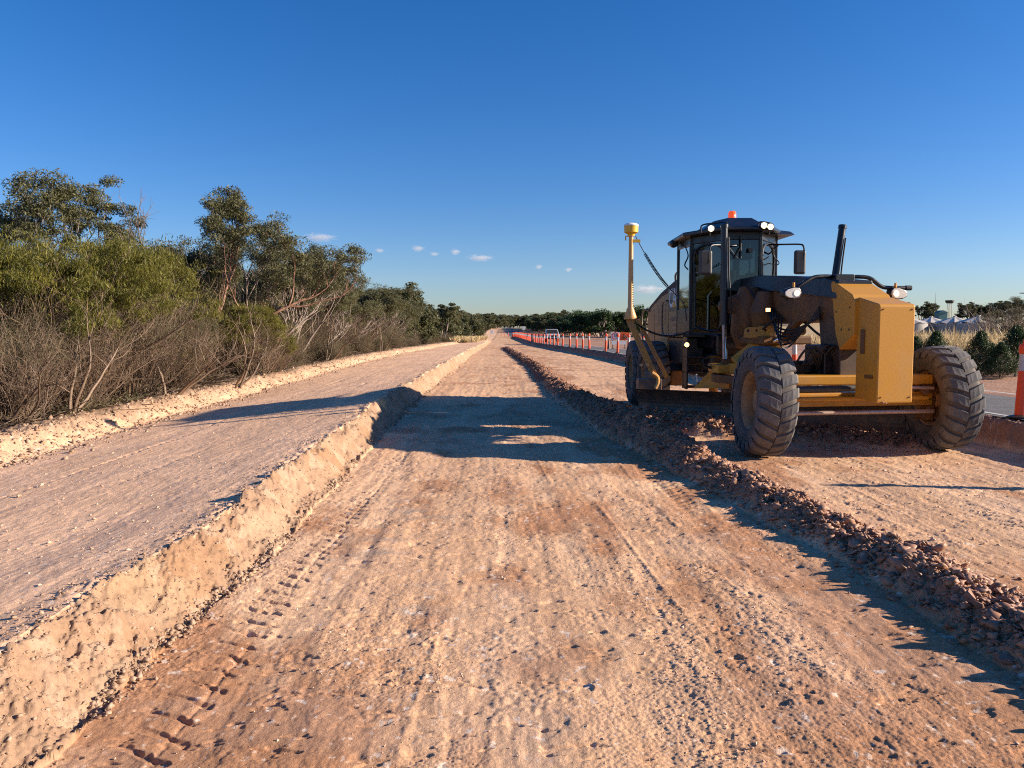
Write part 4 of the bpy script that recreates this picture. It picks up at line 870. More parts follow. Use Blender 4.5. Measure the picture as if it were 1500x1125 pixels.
# tower behind the plates: valves and hoses
m = mb(); m.hexa([F(u, s, z) for z in (1.0, 1.42) for u, s in ((2.5, -.34), (3.0, -.34), (3.0, .36), (2.5, .36))]); m.hexa([F(u, s, z) for z in (1.03, 1.20) for u, s in ((2.55, -.95), (2.85, -.95), (2.85, .85), (2.55, .85))])
m.build('valve_block', M['black'], G, bevel=.02)
m = mb(); rg = random.Random(4)
for k in range(13):
    s0 = rg.uniform(-.8, .3); s1 = rg.uniform(-.3, .5)
    m.tube(curve_pts([F(2.9, s0, 1.15), F(2.95 + rg.uniform(0, .15), s0 + .12, 1.30 + rg.uniform(0, .14)), F(2.9, (s0 + s1) / 2, 1.12 + rg.uniform(-.1, .1)), F(3.0, s1, 1.35)], 6), .016, 6)
for k in range(6): m.tube(curve_pts([F(1.2 + .1 * k, -.26, 2.05 - .05 * k), F(1.6 + .1 * k, -.33 - .03 * k, 1.70 - .06 * k), F(2.1, -.30, 1.62 - .04 * k), F(2.75, -.27, 1.78 + .03 * k)], 8), .014, 6)
m.tube(curve_pts([F(.75, -.36, 1.75), F(.70, -.42, 2.1), F(.92, -.45, 2.28), F(1.15, -.42, 2.1), F(1.2, -.36, 1.9)], 8), .016, 6)
m.tube(curve_pts([F(.6, -.4, 2.0), F(.9, -.48, 1.65), F(1.3, -.44, 1.58), F(1.7, -.34, 1.82)], 8), .02, 6)
m.tube(curve_pts([F(2.1, -.15, 1.75), F(2.4, .0, 1.52), F(2.8, .12, 1.50), F(3.0, .2, 1.7)], 8), .018, 6)
m.build('hydraulic_hoses', M['hose'], G, smooth=True)
# upper gusset plates
m = mb(); sd = lambda s: [F(2.98, s, 2.22), F(3.02, s, 2.26), F(3.46, s, 2.06), F(3.52, s, 1.98), F(3.52, s, 1.55), F(3.22, s, 1.36), F(3.12, s, 1.55)]
a = sd(-.26); b = sd(.25); n = len(a); m.add(a + b, [tuple(range(n)), tuple(range(n, 2 * n))[::-1]] + [(i, (i + 1) % n, n + (i + 1) % n, n + i) for i in range(n)]); m.build('gusset_box', M['yellow'], G, bevel=.008)
m = mb(); a = [F(3.50, s, z) for s, z in ()]; sp = lambda s: [F(3.50, s, .76), F(3.50, s, 2.025), F(3.93, s, 1.925), F(3.95, s, 1.90), F(3.95, s, .735), F(3.93, s, .73)]
a = sp(-.205); b = sp(.265); n = len(a); m.add(a + b, [tuple(range(n)), tuple(range(n, 2 * n))[::-1]] + [(i, (i + 1) % n, n + (i + 1) % n, n + i) for i in range(n)]); cw = m.build('counterweight_box', M['yellow'], G, bevel=.012)
m = mb(); m.hexa([F(u, s, z) for z in (1.32, 1.62) for u, s in ((3.60, -.22), (3.68, -.22), (3.68, -.20), (3.60, -.20))]); m.build('bracket', M['yellow_dirty_shade'], cw, bevel=.004)
[mb().lathe([(-.004, 0), (-.004, .010), (.004, .010), (.004, 0)], F(3.953, s, z), 'y', 8).build('bolt', M['yellow_dirty_shade'], cw) for s, z in ((-.16, 1.86), (.22, 1.86), (-.16, .80), (.22, .80))]; m = mb(); m.hexa([F(u, s, z) for z in (1.02, 1.06) for u, s in ((3.70, -.215), (3.86, -.215), (3.86, -.203), (3.70, -.203))]); m.build('latch', M['yellow_dirty_shade'], cw)
rk_, rf_ = rock_kinds(1, 3); m = mb(); [m.add([Vector(F(3.955, s_, z_)) + Vector(p_) * q_ for p_ in rk_[i_]], [tuple(t_) for t_ in rf_]) for i_, (s_, z_, q_) in enumerate(((-.12, .745, .03), (-.08, .735, .024), (-.15, .74, .018)))]; m.build('mud', M['clod'], cw)
[mb().lathe([(-.006, 0), (-.006, .014), (.006, .014), (.006, 0)], F(u, -.262, z), 'x', 8).build('bolt', M['steel'], cw) for u, z in ((3.42, 1.9), (3.25, 1.62), (3.42, 1.62), (3.12, 1.85))]
# black block and light bar
m = mb(); m.hexa([F(u, s, z) for z in (2.24, 2.35) for u, s in ((2.72, -.19), (2.98, -.19), (2.98, .08), (2.72, .08))]); blk = m.build('bar_mount', M['black'], G, bevel=.008)
m = mb(); m.tube(curve_pts([F(2.92, -.86, 2.02), F(2.92, -.80, 2.08), F(2.92, -.66, 2.20), F(2.9, -.48, 2.30), F(2.88, -.30, 2.325), F(2.86, 0, 2.32), F(2.88, .22, 2.325), F(2.9, .36, 2.30), F(2.92, .50, 2.20), F(2.92, .62, 2.18), F(2.92, .90, 2.18)], 7), .028, 10)
m.build('light_bar', M['black'], G, smooth=True)
m = mb(); m.tube([F(2.92, .86, 2.18), F(2.92, .94, 2.18)], .034, 12); m.build('bar_end', M['hose'], G)
def headlight(s, z):
    c = Vector(F(2.97, s, z)); m = mb(); q = Vector(F(1, 0, 0)) - Vector(F(0, 0, 0)); sidev = Vector(F(0, 1, 0)) - Vector(F(0, 0, 0)); k = -1 if s < 0 else 1
    P = [(-.06, .078), (.03, .082), (.12, .055), (.165, .02), (.16, -.035), (.10, -.068), (.0, -.078), (-.075, -.06), (-.095, .0), (-.085, .05)] 
    m.prism([c + sidev * (k * -1 * a if k > 0 else a) * -1 * (1 if k > 0 else 1) + Vector((0, 0, b)) - q * .10 for a, b in P], q * .10); h = m.build('headlight', M['black'], G, bevel=.012)
    m = mb(); m.prism([c + sidev * (k * -1 * a if k > 0 else a) * -1 * .88 + Vector((0, 0, b * .86)) + q * .001 for a, b in P], q * .018); m.build('lens', M['lens'], h, bevel=.008)
    m = mb(); cc = c + q * .021 + sidev * (.02 if s < 0 else -.02); m.tube([cc, cc + q * .006], [.042, .036], 14); m.build('bulb', M['headlit'], h)
    m = mb(); m.tube([c + sidev * (-.02) + Vector((0, 0, .08)), c + sidev * (-.02) + Vector((0, 0, .14))], .018, 8); m.build('mount', M['yellow'], h)
M['headlit'] = lamp_mat('headlamp_glow', (1.0, .84, .62), .55)
headlight(-.76, 2.095); headlight(.70, 2.10)
m = mb(); c = atc(1124, 454, 11.4); m.hexa([(c.x + a, c.y + b_, c.z + d_) for d_ in (-.036, .036) for a, b_ in ((-.042, -.03), (.042, -.03), (.042, .04), (-.042, .04))]); w1 = m.build('work_light', M['black'], G, bevel=.01)
m = mb(); m.hexa([(c.x + a, c.y + b_, c.z + d_) for d_ in (-.026, .026) for a, b_ in ((-.032, -.036), (.032, -.036), (.032, -.028), (-.032, -.028))]); m.build('lens', M['warm'], w1)
# ---- saddle, lift cylinders, link bar
m = mb()
m.hexa([F(.62, -.74, 1.92), F(.82, -.74, 1.92), F(.95, -.2, 1.80), F(.55, -.2, 1.80), F(.62, -.74, 2.10), F(.82, -.74, 2.10), F(.95, -.2, 2.3), F(.55, -.2, 2.3)]); m.hexa([F(.55, .2, 1.80), F(.95, .2, 1.80), F(.85, .85, 1.98), F(.62, .85, 1.98), F(.55, .2, 2.25), F(.95, .2, 2.25), F(.85, .85, 2.18), F(.62, .85, 2.18)])
m.tube([F(.75, -.30, 1.35), F(.75, -.34, 1.6), F(.8, -.36, 2.0), F(.8, -.34, 2.3)], [.2, .27, .25, .16], 14); m.tube([F(1.15, -.25, 1.55), F(1.2, -.30, 1.9), F(1.2, -.25, 2.2)], [.16, .22, .14], 12)
m.lathe([(-.07, 0), (-.07, .10), (.07, .10), (.07, 0)], F(.72, -.72, 2.0), 'y', 18)
m.build('lift_saddle', M['yellow_dirty_shade'], G, bevel=.02, smooth=True)
def liftcyl(p0, p1, p2, label):
    """p0 rod end, p1 barrel foot, p2 barrel top"""
    p0, p1, p2 = map(Vector, (p0, p1, p2)); m = mb(); d_ = (p2 - p1).normalized(); m.tube([p1, p1 + d_ * .06, p1 + d_ * .061, p2 - d_ * .05, p2 - d_ * .049, p2], [.062, .062, .052, .052, .060, .060], 16); b_ = m.build('lift_cylinder', M['black'], G, smooth=True, label=label)
    mb().tube([p0, p1], .026, 12).build('cylinder_rod', M['chrome'], b_, smooth=True)
    m = mb(); m.tube(curve_pts([p1 + Vector((.07, -.03, .05)), p1 + d_ * .35 + Vector((.10, -.03, 0)), p1 + d_ * .8 + Vector((.06, -.05, 0)), p2 - d_ * .2 + Vector((.055, -.04, 0))], 6), .012, 6); m.build('hose', M['hose'], b_)
    m = mb(); m.lathe([(-.06, 0), (-.06, .07), (.06, .07), (.06, 0)], p0, 'y', 14); m.build('cylinder_end', M['yellow_dirty_shade'], b_)
liftcyl(atc(1063.5, 532, 12.1), atc(1061, 478, 12.15), atc(1061, 329, 12.2), 'upright black cylinder in front of the cab')
liftcyl(atc(1203, 524, 11.5), atc(1213, 476, 11.55), atc(1234.5, 330, 11.7), 'slanted black cylinder rising behind the front box')
m = mb(); c = atc(1060.5, 500, 12.0); m.tube([atc(1060, 476, 12.05), atc(1060.5, 526, 12.0)], .024, 10); m.build('guard_rod', M['rod'], G)
# link bar with holes
def plate_holes(pts, holes, hr, off, name, m_, par=None):
    import bmesh
    c = bpy.data.curves.new(name, 'CURVE'); c.dimensions = '2D'; c.fill_mode = 'BOTH'; c.extrude = off / 2; c.bevel_depth = .003
    def spl(pp):
        s_ = c.splines.new('POLY'); s_.points.add(len(pp) - 1); s_.use_cyclic_u = True
        for i, (a, b_) in enumerate(pp): s_.points[i].co = (a, b_, 0, 1)
    spl(pts)
    for hx, hy in holes: spl([(hx + hr * math.cos(2 * PI * k / 20), hy + hr * math.sin(2 * PI * k / 20)) for k in range(20)])
    c.materials.append(m_); o = obj(name, c, par); return o
D_ = 11.75; c0 = atc(1118, 490, D_)
loc = lambda px, py: ((atc(px, py, D_) - c0).x, (atc(px, py, D_) - c0).z)
lk = plate_holes([loc(*p) for p in ((1090, 494), (1092, 482), (1096, 479.5), (1111, 479), (1114, 477.5), (1131, 477.5), (1136, 480), (1137, 490), (1131, 496), (1112, 495), (1110, 494.5), (1096, 494.5))], [loc(*p) for p in ((1096, 484.5), (1108, 484), (1120.5, 483.7), (1132, 484))], .024, .05, 'link_bar', M['yellow'], G)
lk.location = c0 - Vector(O); lk.rotation_euler = (R(90), 0, R(-4)); lk = meshed(lk)
m = mb(); m.hexa([F(u, s, z) for z, w in ((1.40, .12), (1.52, .12)) for u, s in ((.9, -.55), (1.6, -.50), (1.6, .3), (.9, .3))]); m.build('link_bar_carrier', M['yellow_dirty_shade'], G, bevel=.02)
m = mb(); e = atc(1174, 485, 11.2); m.lathe([(-.035, .028), (-.035, .062), (.035, .062), (.035, .028)], e, 'y', 20, True); m.tube([atc(1168, 478, 11.3), e + Vector((-.05, 0, .02))], .04, 8)
m.tube([atc(1150, 497, 11.4), atc(1160, 480, 11.3), atc(1183, 458, 11.0)], [.08, .065, .05], 10); m.tube([atc(1161, 500, 11.3), atc(1168, 486, 11.3)], [.06, .07], 10); m.build('circle_bracket', M['yellow_dirty_shade'], G, bevel=.005)
m = mb(); m.tube([atc(1110, 508, 11.9), atc(1134, 500, 11.6)], .05, 12); sc_ = m.build('shift_cylinder', M['yellow_dirty_shade'], G, smooth=True); mb().tube([atc(1132, 501, 11.6), atc(1162, 487, 11.35)], .026, 12).build('cylinder_rod', M['chrome'], sc_, smooth=True)
# ---- drawbar, circle and blade
m = mb(); cc = Vector((3.95, 12.15, 0))
for s in (-1, 1): m.hexa([(cc.x + s * .62 - .08, cc.y + .1, .92), (F(2.7, s * .10 - .08, .95)), (F(2.7, s * .10 + .08, .95)), (cc.x + s * .62 + .08, cc.y + .1, .92), (cc.x + s * .62 - .08, cc.y + .1, 1.10), (F(2.7, s * .10 - .08, 1.12)), (F(2.7, s * .10 + .08, 1.12)), (cc.x + s * .62 + .08, cc.y + .1, 1.10)])
m.box(cc.x - .75, cc.x + .75, cc.y - .15, cc.y + .45, .94, 1.08); m.add([atc(1070, 524, 12.0), atc(1108, 494, 11.9), atc(1150, 500, 11.6), atc(1090, 545, 11.5), atc(1070, 530, 12.3), atc(1108, 500, 12.2), atc(1150, 506, 11.9), atc(1090, 551, 11.8)], [(0, 1, 2, 3), (7, 6, 5, 4), (0, 4, 5, 1), (1, 5, 6, 2), (2, 6, 7, 3), (3, 7, 4, 0)])
m.build('drawbar', M['yellow'], G, bevel=.02)
m = mb(); m.lathe([(.80, .60), (.80, .78), (.92, .78), (.92, .60)], (cc.x, cc.y, 0), 'z', 48, True); m.build('circle', M['yellow_dirty_shade'], G, bevel=.008)
A = Vector((2.10, 13.0, 0)); B = Vector((5.72, 10.95, 0)); ax = (B - A).normalized(); nrm = Vector((ax.y, -ax.x, 0))
if nrm.y > 0: nrm = -nrm
m = mb(); pr = []
for k in range(13):
    a = R(-58 + k * 9.5); rr_ = .42; pr.append((-(math.cos(a)) * rr_ + .30, .335 + math.sin(a) * rr_ * .86))
pr2 = [(f - .022, z) for f, z in pr]
pf = pr + pr2[::-1]
a_ = [A + nrm * f + Vector((0, 0, z)) for f, z in pf]; b_ = [B + nrm * f + Vector((0, 0, z)) for f, z in pf]; n = len(pf)
m.add(a_ + b_, [tuple(range(n))[::-1], tuple(range(n, 2 * n))] + [(i, (i + 1) % n, n + (i + 1) % n, n + i) for i in range(n)]); bl = m.build('blade', M['steel'], G)
m = mb(); m.prism([A + nrm * .15 + Vector((0, 0, -.03)), A + nrm * .18 + Vector((0, 0, -.03)), A + nrm * .16 + Vector((0, 0, .14)), A + nrm * .13 + Vector((0, 0, .14))], B - A); m.build('cutting_edge', M['steel'], bl)
m = mb()
for t in (.28, .55): p = A.lerp(B, t) - nrm * .26; m.tube([p + Vector((0, 0, .3)), p - nrm * .25 + Vector((0, 0, .55)), Vector((p.x, p.y, .85)) - nrm * .3], .08, 8)
m.add([atc(1015, 569, 12.75), atc(1042, 541, 12.5), atc(1068, 538, 12.3), atc(1068, 569, 12.3), atc(1015, 569, 12.95), atc(1042, 541, 12.8), atc(1068, 538, 12.6), atc(1068, 569, 12.6)], [(0, 1, 2, 3), (7, 6, 5, 4), (0, 4, 5, 1), (1, 5, 6, 2), (2, 6, 7, 3), (3, 7, 4, 0)])
m.build('blade_arm', M['yellow'], G, bevel=.01)
# ---- rear frame, tandems, hood
m = mb(); m.box(CXR - .50, CXR + .50, 13.0, 18.1, .78, 1.22); m.box(CXR - .42, CXR + .42, 12.95, 14.9, 1.2, 1.55); m.build('rear_frame', M['black'], G, bevel=.03)
for sx in (-1, 1): m = mb(); x0 = CXR + sx * .68; m.prism([(x0 - .12, 14.85, .55), (x0 - .12, 17.2, .55), (x0 - .12, 17.3, .85), (x0 - .12, 16.2, 1.02), (x0 - .12, 15.8, 1.02), (x0 - .12, 14.75, .85)], (.24, 0, 0)); m.build('tandem_case', M['yellow_dirty_shade'], G, bevel=.03)
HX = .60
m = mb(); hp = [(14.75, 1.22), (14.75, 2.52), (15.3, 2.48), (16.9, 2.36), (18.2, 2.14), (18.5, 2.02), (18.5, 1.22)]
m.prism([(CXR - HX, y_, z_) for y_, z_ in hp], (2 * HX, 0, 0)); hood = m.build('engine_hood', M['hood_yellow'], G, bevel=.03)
m = mb(); tp = [(14.7, 2.51), (14.7, 2.66), (15.4, 2.62), (16.9, 2.44), (18.2, 2.20), (18.55, 2.05), (18.5, 2.00), (18.2, 2.12), (16.9, 2.34), (15.3, 2.46)]
m.prism([(CXR - HX - .012, y_, z_) for y_, z_ in tp], (2 * HX + .024, 0, 0)); m.build('hood_top', M['hood_top'], hood, bevel=.04, seg=4)
xs = CXR - HX
m = mb(); m.box(xs - .012, xs + .01, 14.78, 15.95, 1.52, 2.0); m.box(xs - .012, xs + .01, 16.05, 17.55, 1.60, 2.22); m.box(xs - .012, xs + .01, 16.05, 16.9, 1.24, 1.56); m.box(xs - .012, xs + .01, 17.6, 18.4, 1.24, 2.06); m.build('hood_door', M['hood_yellow'], hood, bevel=.008)
m = mb(); [m.box(xs - .016, xs - .010, 16.3 + .0 * k, 17.2, 1.74 + .045 * k, 1.755 + .045 * k) for k in range(10)]; m.build('hood_vent', M['black'], hood)
m = mb(); m.tube(curve_pts([(xs - .02, 15.95, 2.22), (xs - .07, 15.98, 2.22), (xs - .07, 16.35, 2.16), (xs - .07, 16.38, 1.7), (xs - .07, 16.2, 1.52), (xs - .02, 16.0, 1.5)], 5), .016, 6); m.tube(curve_pts([(xs - .01, 18.2, 2.08), (xs - .10, 18.35, 2.10), (xs - .12, 18.6, 2.0), (xs - .12, 18.62, 1.7), (xs - .10, 18.5, 1.35), (xs - .01, 18.4, 1.33)], 5), .02, 6)
m.tube(curve_pts([(xs + .06, 14.8, 2.62), (xs + .02, 14.8, 2.76), (xs + .02, 15.5, 2.74), (xs + .04, 15.6, 2.56)], 4), .02, 6); m.build('grab_rail', M['steel'], hood, smooth=True)
m = mb(); m.box(xs - .018, xs - .008, 14.90, 16.02, 2.00, 2.46); pan = m.build('badge_panel', M['navy'], hood, bevel=.004)
M['badge_white'] = mat('badge_white', (.72, .72, .72)); M['badge_yellow'] = mat('badge_yellow', (.80, .38, .02))
text('CAT', .50, M['badge_white'], Vector((xs - .022, 15.42, 2.245)) - Vector(O), (R(90), 0, R(-90)), 'lettering', pan, .002, 1.0)
m = mb(); m.prism([(xs - .027, 15.58, 2.075), (xs - .027, 15.26, 2.075), (xs - .027, 15.42, 2.23)], (-.003, 0, 0)); m.build('triangle', M['badge_yellow'], pan)
m = mb(); [m.box(xs - .017, xs - .011, 15.86 - .13 * k - .095, 15.86 - .13 * k, 1.80, 1.89) for k in range(6)]; m.box(xs - .017, xs - .011, 15.1, 15.66, 1.71, 1.75); m.build('small_lettering', M['steel'], pan)
# platform, fuel tank and steps on the near side
m = mb(); m.box(3.02, 3.36, 13.5, 14.9, 1.02, 1.50); m.build('fuel_tank', M['black'], G, bevel=.03)
m = mb(); m.box(2.92, 3.30, 13.2, 15.0, 1.50, 1.545); [m.box(3.0, 3.3, 13.25, 13.6, z_, z_ + .03) for z_ in (.62, .88, 1.14)]; m.box(3.0, 3.03, 13.25, 13.6, .6, 1.5); m.build('step', M['black'], G, bevel=.006)
m = mb(); c = atc(1005.5, 505, 13.25); m.lathe([(-.03, 0), (-.03, .05), (.05, .055), (.05, 0)], c, 'y', 16); wl = m.build('marker_light', M['black'], G); m = mb(); m.lathe([(-.036, 0), (-.036, .034), (-.028, .042), (-.028, 0)], c, 'y', 16); m.build('lens', M['warm'], wl)
m = mb(); m.box(3.0, 3.36, 14.9, 14.95, 1.0, 1.55); m.build('fender_panel', M['hood_yellow'], G)
m = mb(); p = [atc(1020, 548, 12.7), atc(1022, 561, 12.7), atc(1050, 562, 12.5), atc(1050, 545, 12.5)]; m.tube([p[1], p[2]], .018, 8); m.build('hanging_step', M['black'], G); mb().tube([p[0], p[1]], .013, 6).build('step_hanger', M['white'], G); mb().tube([p[3], p[2], atc(1054, 558, 12.45)], .016, 6).build('step_hanger', M['white'], G)
m = mb(); hc = atc(1045, 530, 12.4)
for k in range(5): m.tube([hc + Vector((.16 * math.cos(a) * (1 + .05 * k), -.03 * k + .05, .085 * math.sin(a) * (1 + .06 * k))) for a in np.linspace(0, 2 * PI, 25)], .012, 6)
m.build('coiled_hose', M['hose'], G)
# ---- cab
cz0, cz1 = 1.50, 3.24
def plan(z):      # six corner plan, a bit wider at the top
    e = .0
    return [(CXR - .29, 12.92), (CXR + .27, 12.92), (CXR + .76, 13.65), (CXR + .74, 14.62), (CXR - .72, 14.62), (CXR - .70, 13.65)]
pl = plan(0); m = mb(); m.prism([(x_, y_, 1.30) for x_, y_ in pl], (0, 0, .24)); cab = m.build('cab', M['black'], G, bevel=.02)
m = mb()
for i, (x_, y_) in enumerate(pl): w_ = .055 if i in (0, 1, 3, 4) else .075; m.box(x_ - w_ * .5, x_ + w_ * .5, y_ - w_ * .5, y_ + w_ * .5, cz0, cz1)
for i in range(6):
    a, b_ = Vector((*pl[i], 0)), Vector((*pl[(i + 1) % 6], 0)); n_ = Vector((-(b_ - a).y, (b_ - a).x, 0)).normalized() * .02
    for z0_, z1_ in ((cz1 - .13, cz1), (cz0, cz0 + (.07 if i in (0, 1, 5) else .5))): m.hexa([a - n_ + Vector((0, 0, z0_)), b_ - n_ + Vector((0, 0, z0_)), b_ + n_ + Vector((0, 0, z0_)), a + n_ + Vector((0, 0, z0_)), a - n_ + Vector((0, 0, z1_)), b_ - n_ + Vector((0, 0, z1_)), b_ + n_ + Vector((0, 0, z1_)), a + n_ + Vector((0, 0, z1_))])
m.build('cab_frame', M['black'], cab, bevel=.01)
for i in range(6):
    a, b_ = Vector((*pl[i], 0)), Vector((*pl[(i + 1) % 6], 0)); n_ = Vector((-(b_ - a).y, (b_ - a).x, 0)).normalized() * .003; t_ = (b_ - a).normalized() * .03
    zz0 = cz0 + (.07 if i in (0, 1, 5) else .5)
    m = mb(); m.prism([a + t_ - n_ + Vector((0, 0, zz0)), b_ - t_ - n_ + Vector((0, 0, zz0)), b_ - t_ - n_ + Vector((0, 0, cz1 - .13)), a + t_ - n_ + Vector((0, 0, cz1 - .13))], n_ * 2); m.build('window', M['glass_side'] if i == 4 else M['glass'], cab)
    # dark rubber frame round each door pane
    if i in (1, 5):
        m = mb(); q = lambda f, z_: a.lerp(b_, f) - n_ * 3 + Vector((0, 0, z_)); m.tube(curve_pts([q(.14, zz0 + .10), q(.12, 2.4), q(.14, 3.0), q(.86, 3.0), q(.88, 2.4), q(.86, zz0 + .10), q(.5, zz0 + .05), q(.14, zz0 + .10)], 5), .022, 6); m.build('door_frame', M['black'], cab)
# roof
rp = [(CXR - .40, 12.70), (CXR + .40, 12.70), (CXR + .90, 13.55), (CXR + .88, 15.0), (CXR - .86, 15.0), (CXR - .88, 13.55)]
m = mb(); m.prism([(x_, y_, cz1) for x_, y_ in rp], (0, 0, .07)); roof = m.build('roof', M['navy'], cab, bevel=.02)
m = mb(); lo_ = [(CXR - .62, 13.35), (CXR - .34, 12.85), (CXR + .38, 12.85), (CXR + .70, 13.35), (CXR + .66, 14.8), (CXR - .6, 14.8)]; hi_ = [(CXR - .34, 13.6), (CXR - .20, 13.2), (CXR + .20, 13.2), (CXR + .38, 13.6), (CXR + .36, 14.6), (CXR - .34, 14.6)]
m.add([(x_, y_, cz1 + .07) for x_, y_ in lo_] + [(x_, y_, cz1 + .27) for x_, y_ in hi_], [(0, 1, 2, 3, 4, 5), (11, 10, 9, 8, 7, 6)] + [(i, (i + 1) % 6, 6 + (i + 1) % 6, 6 + i) for i in range(6)]); m.build('roof_hump', M['navy'], roof, bevel=.02)
m = mb(); m.hexa([(CXR + .45, 13.0, 3.22), (CXR + .98, 13.3, 3.24), (CXR + .95, 14.3, 3.24), (CXR + .45, 14.3, 3.24), (CXR + .5, 13.2, 3.325), (CXR + .92, 13.35, 3.30), (CXR + .90, 14.3, 3.30), (CXR + .5, 14.3, 3.33)]); m.build('roof_visor', M['navy'], roof, bevel=.01)
bc = atc(1072, 338, 13.5)
m = mb(); m.lathe([(3.46, 0), (3.46, .085), (3.52, .08), (3.52, 0)], (bc.x, 13.5, 0), 'z', 20); bea = m.build('beacon', M['black'], roof); m = mb(); m.lathe([(3.52, 0), (3.52, .070), (3.64, .066), (3.665, .05), (3.665, 0)], (bc.x, 13.5, 0), 'z', 20); m.build('beacon_lens', M['amber'], bea, smooth=True)
def loop(pp, r_, nm, par): m = mb(); m.tube(curve_pts(pp, 5), r_, 8); return m.build(nm, M['black'], par, smooth=True)
loop([atc(1027, 341, 12.9), atc(1027, 332, 12.9), atc(1033, 328.5, 12.9), atc(1048, 327, 12.9), atc(1061, 325, 12.9), atc(1066, 329, 12.9), atc(1067, 340, 12.9)], .013, 'light_guard', roof)
loop([atc(1111, 338, 12.9), atc(1111, 328, 12.9), atc(1115, 325, 12.9), atc(1128, 327, 12.9), atc(1133, 331, 12.9), atc(1133, 341, 12.9)], .013, 'light_guard', roof)
for (px, py) in ((1041, 335.0), (1118.5, 330.5), (1128, 332.5)):
    c = atc(px, py, 12.68); m = mb(); m.lathe([(.07, 0), (.07, .035), (0, .058), (-.03, .060), (-.034, .050), (-.02, .046), (-.02, 0)], c, 'y', 20); m.tube([c + Vector((0, .03, -.05)), c + Vector((0, .05, -.11))], .014, 6); w_ = m.build('work_light', M['black'], roof, smooth=True); m = mb(); m.lathe([(-.022, .046), (-.034, .034), (-.040, .015), (-.041, 0)], c, 'y', 20); m.build('lens', M['lamp'], w_, smooth=True)
c = atc(987, 357, 14.5); m = mb(); m.lathe([(-.10, 0), (-.10, .05), (-.06, .075), (.04, .075), (.07, .05), (.07, 0)], c, 'y', 16); m.tube([c, Vector((CXR - .80, 14.3, 3.27))], .035, 8); m.build('camera_pod', M['black'], roof, smooth=True)
m = mb(); m.tube([atc(1008, 341, 14.4), atc(1016, 349, 14.4)], .006, 4); m.build('antenna', M['black'], roof)
# mirrors
def mirror(px, py, Y, w_, h_, arm):
    c = atc(px, py, Y); m = mb(); m.box(c.x - w_ / 2, c.x + w_ / 2, c.y - .01, c.y + .07, c.z - h_ / 2, c.z + h_ / 2); mm = m.build('mirror', M['plastic'], cab, bevel=.05, seg=4)
    for a_ in arm: m = mb(); m.tube(curve_pts(a_, 5), .014, 8); m.build('mirror_arm', M['black'], mm, smooth=True)
mirror(1034, 384.5, 12.6, .215, .40, [[atc(1037, 386, 12.56), atc(1038.5, 376, 12.52), atc(1040, 364, 12.52), atc(1044, 359, 12.55), atc(1060, 359, 12.7), atc(1080, 359.5, 12.9)]])
mirror(1172.5, 384, 12.9, .195, .40, [[atc(1117, 358.5, 13.3), atc(1150, 358, 13.0), atc(1172, 358, 12.88), atc(1177, 361, 12.85), atc(1178, 370, 12.85), atc(1177, 381, 12.85)], [atc(1114, 374, 13.4), atc(1126, 372, 13.3), atc(1140, 359, 13.1)]])
m = mb(); m.tube(curve_pts([atc(1133, 365, 13.1), atc(1134, 376, 13.1), atc(1141, 384, 13.1), atc(1138, 388, 13.1), atc(1126, 386, 13.1), atc(1119, 388, 13.1), atc(1118, 382, 13.1), atc(1126, 376, 13.1)], 6), .009, 6); m.build('cable_loop', M['hose'], cab)
# interior
m = mb(); m.box(CXR - .24, CXR + .24, 13.75, 14.2, 1.95, 2.08); m.box(CXR - .24, CXR + .24, 14.15, 14.28, 2.0, 2.72); m.box(CXR - .14, CXR + .14, 14.17, 14.26, 2.72, 2.92); m.box(CXR - .2, CXR + .2, 13.8, 14.15, 1.54, 1.95); m.build('seat', M['ink'], cab, bevel=.04)
m = mb(); m.box(CXR - .5, CXR + .55, 14.2, 14.55, 2.92, 3.2); m.box(CXR + .28, CXR + .40, 14.50, 14.58, 1.6, 3.1); m.box(CXR - .40, CXR - .30, 14.50, 14.58, 1.6, 3.1); m.box(CXR - .66, CXR + .66, 14.5, 14.58, 1.6, 2.25); m.box(CXR + .3, CXR + .6, 13.8, 14.4, 1.6, 2.3); m.build('cab_lining', M['ink'], cab, bevel=.02)
m = mb(); m.tube([(CXR - .02, 13.15, 1.55), (CXR - .02, 13.35, 2.25)], .04, 8); m.lathe([(2.28, .16), (2.27, .18), (2.30, .19), (2.31, .17)], (CXR - .02, 13.4, 0), 'z', 20, True); m.box(CXR - .35, CXR - .22, 13.3, 13.55, 2.2, 2.42); m.box(CXR + .2, CXR + .34, 13.3, 13.5, 2.3, 2.6); m.build('controls', M['ink'], cab, bevel=.008)
m = mb(); [m.tube(p_, .014, 8) for p_ in ([(CXR - .50, 13.25, 1.62), (CXR - .50, 13.25, 2.2), (CXR - .42, 13.2, 2.32), (CXR - .38, 13.2, 2.2)], [(CXR + .12, 13.0, 2.4), (CXR + .12, 13.0, 3.1)])]; m.build('grab_handle', M['grey_green'], cab, smooth=True)
m = mb(); m.tube([atc(1085, 345, 12.88), atc(1085, 378, 12.88)], .012, 6); m.tube([atc(1085, 362, 12.86), atc(1076, 378, 12.86)], .010, 6); m.tube([atc(1066, 360, 12.86), atc(1080, 378, 12.86)], .008, 6); m.box(atc(1100, 340, 12.85).x - .03, atc(1100, 340, 12.85).x + .03, 12.84, 12.88, 2.9, 2.97); m.build('wiper', M['hose'], cab)
m = mb(); m.tube(curve_pts([atc(1004, 361, 13.7), atc(1008, 375, 13.5), atc(1003, 388, 13.4), atc(1008, 395, 13.4)], 5), .012, 6); m.build('door_handle', M['black'], cab)
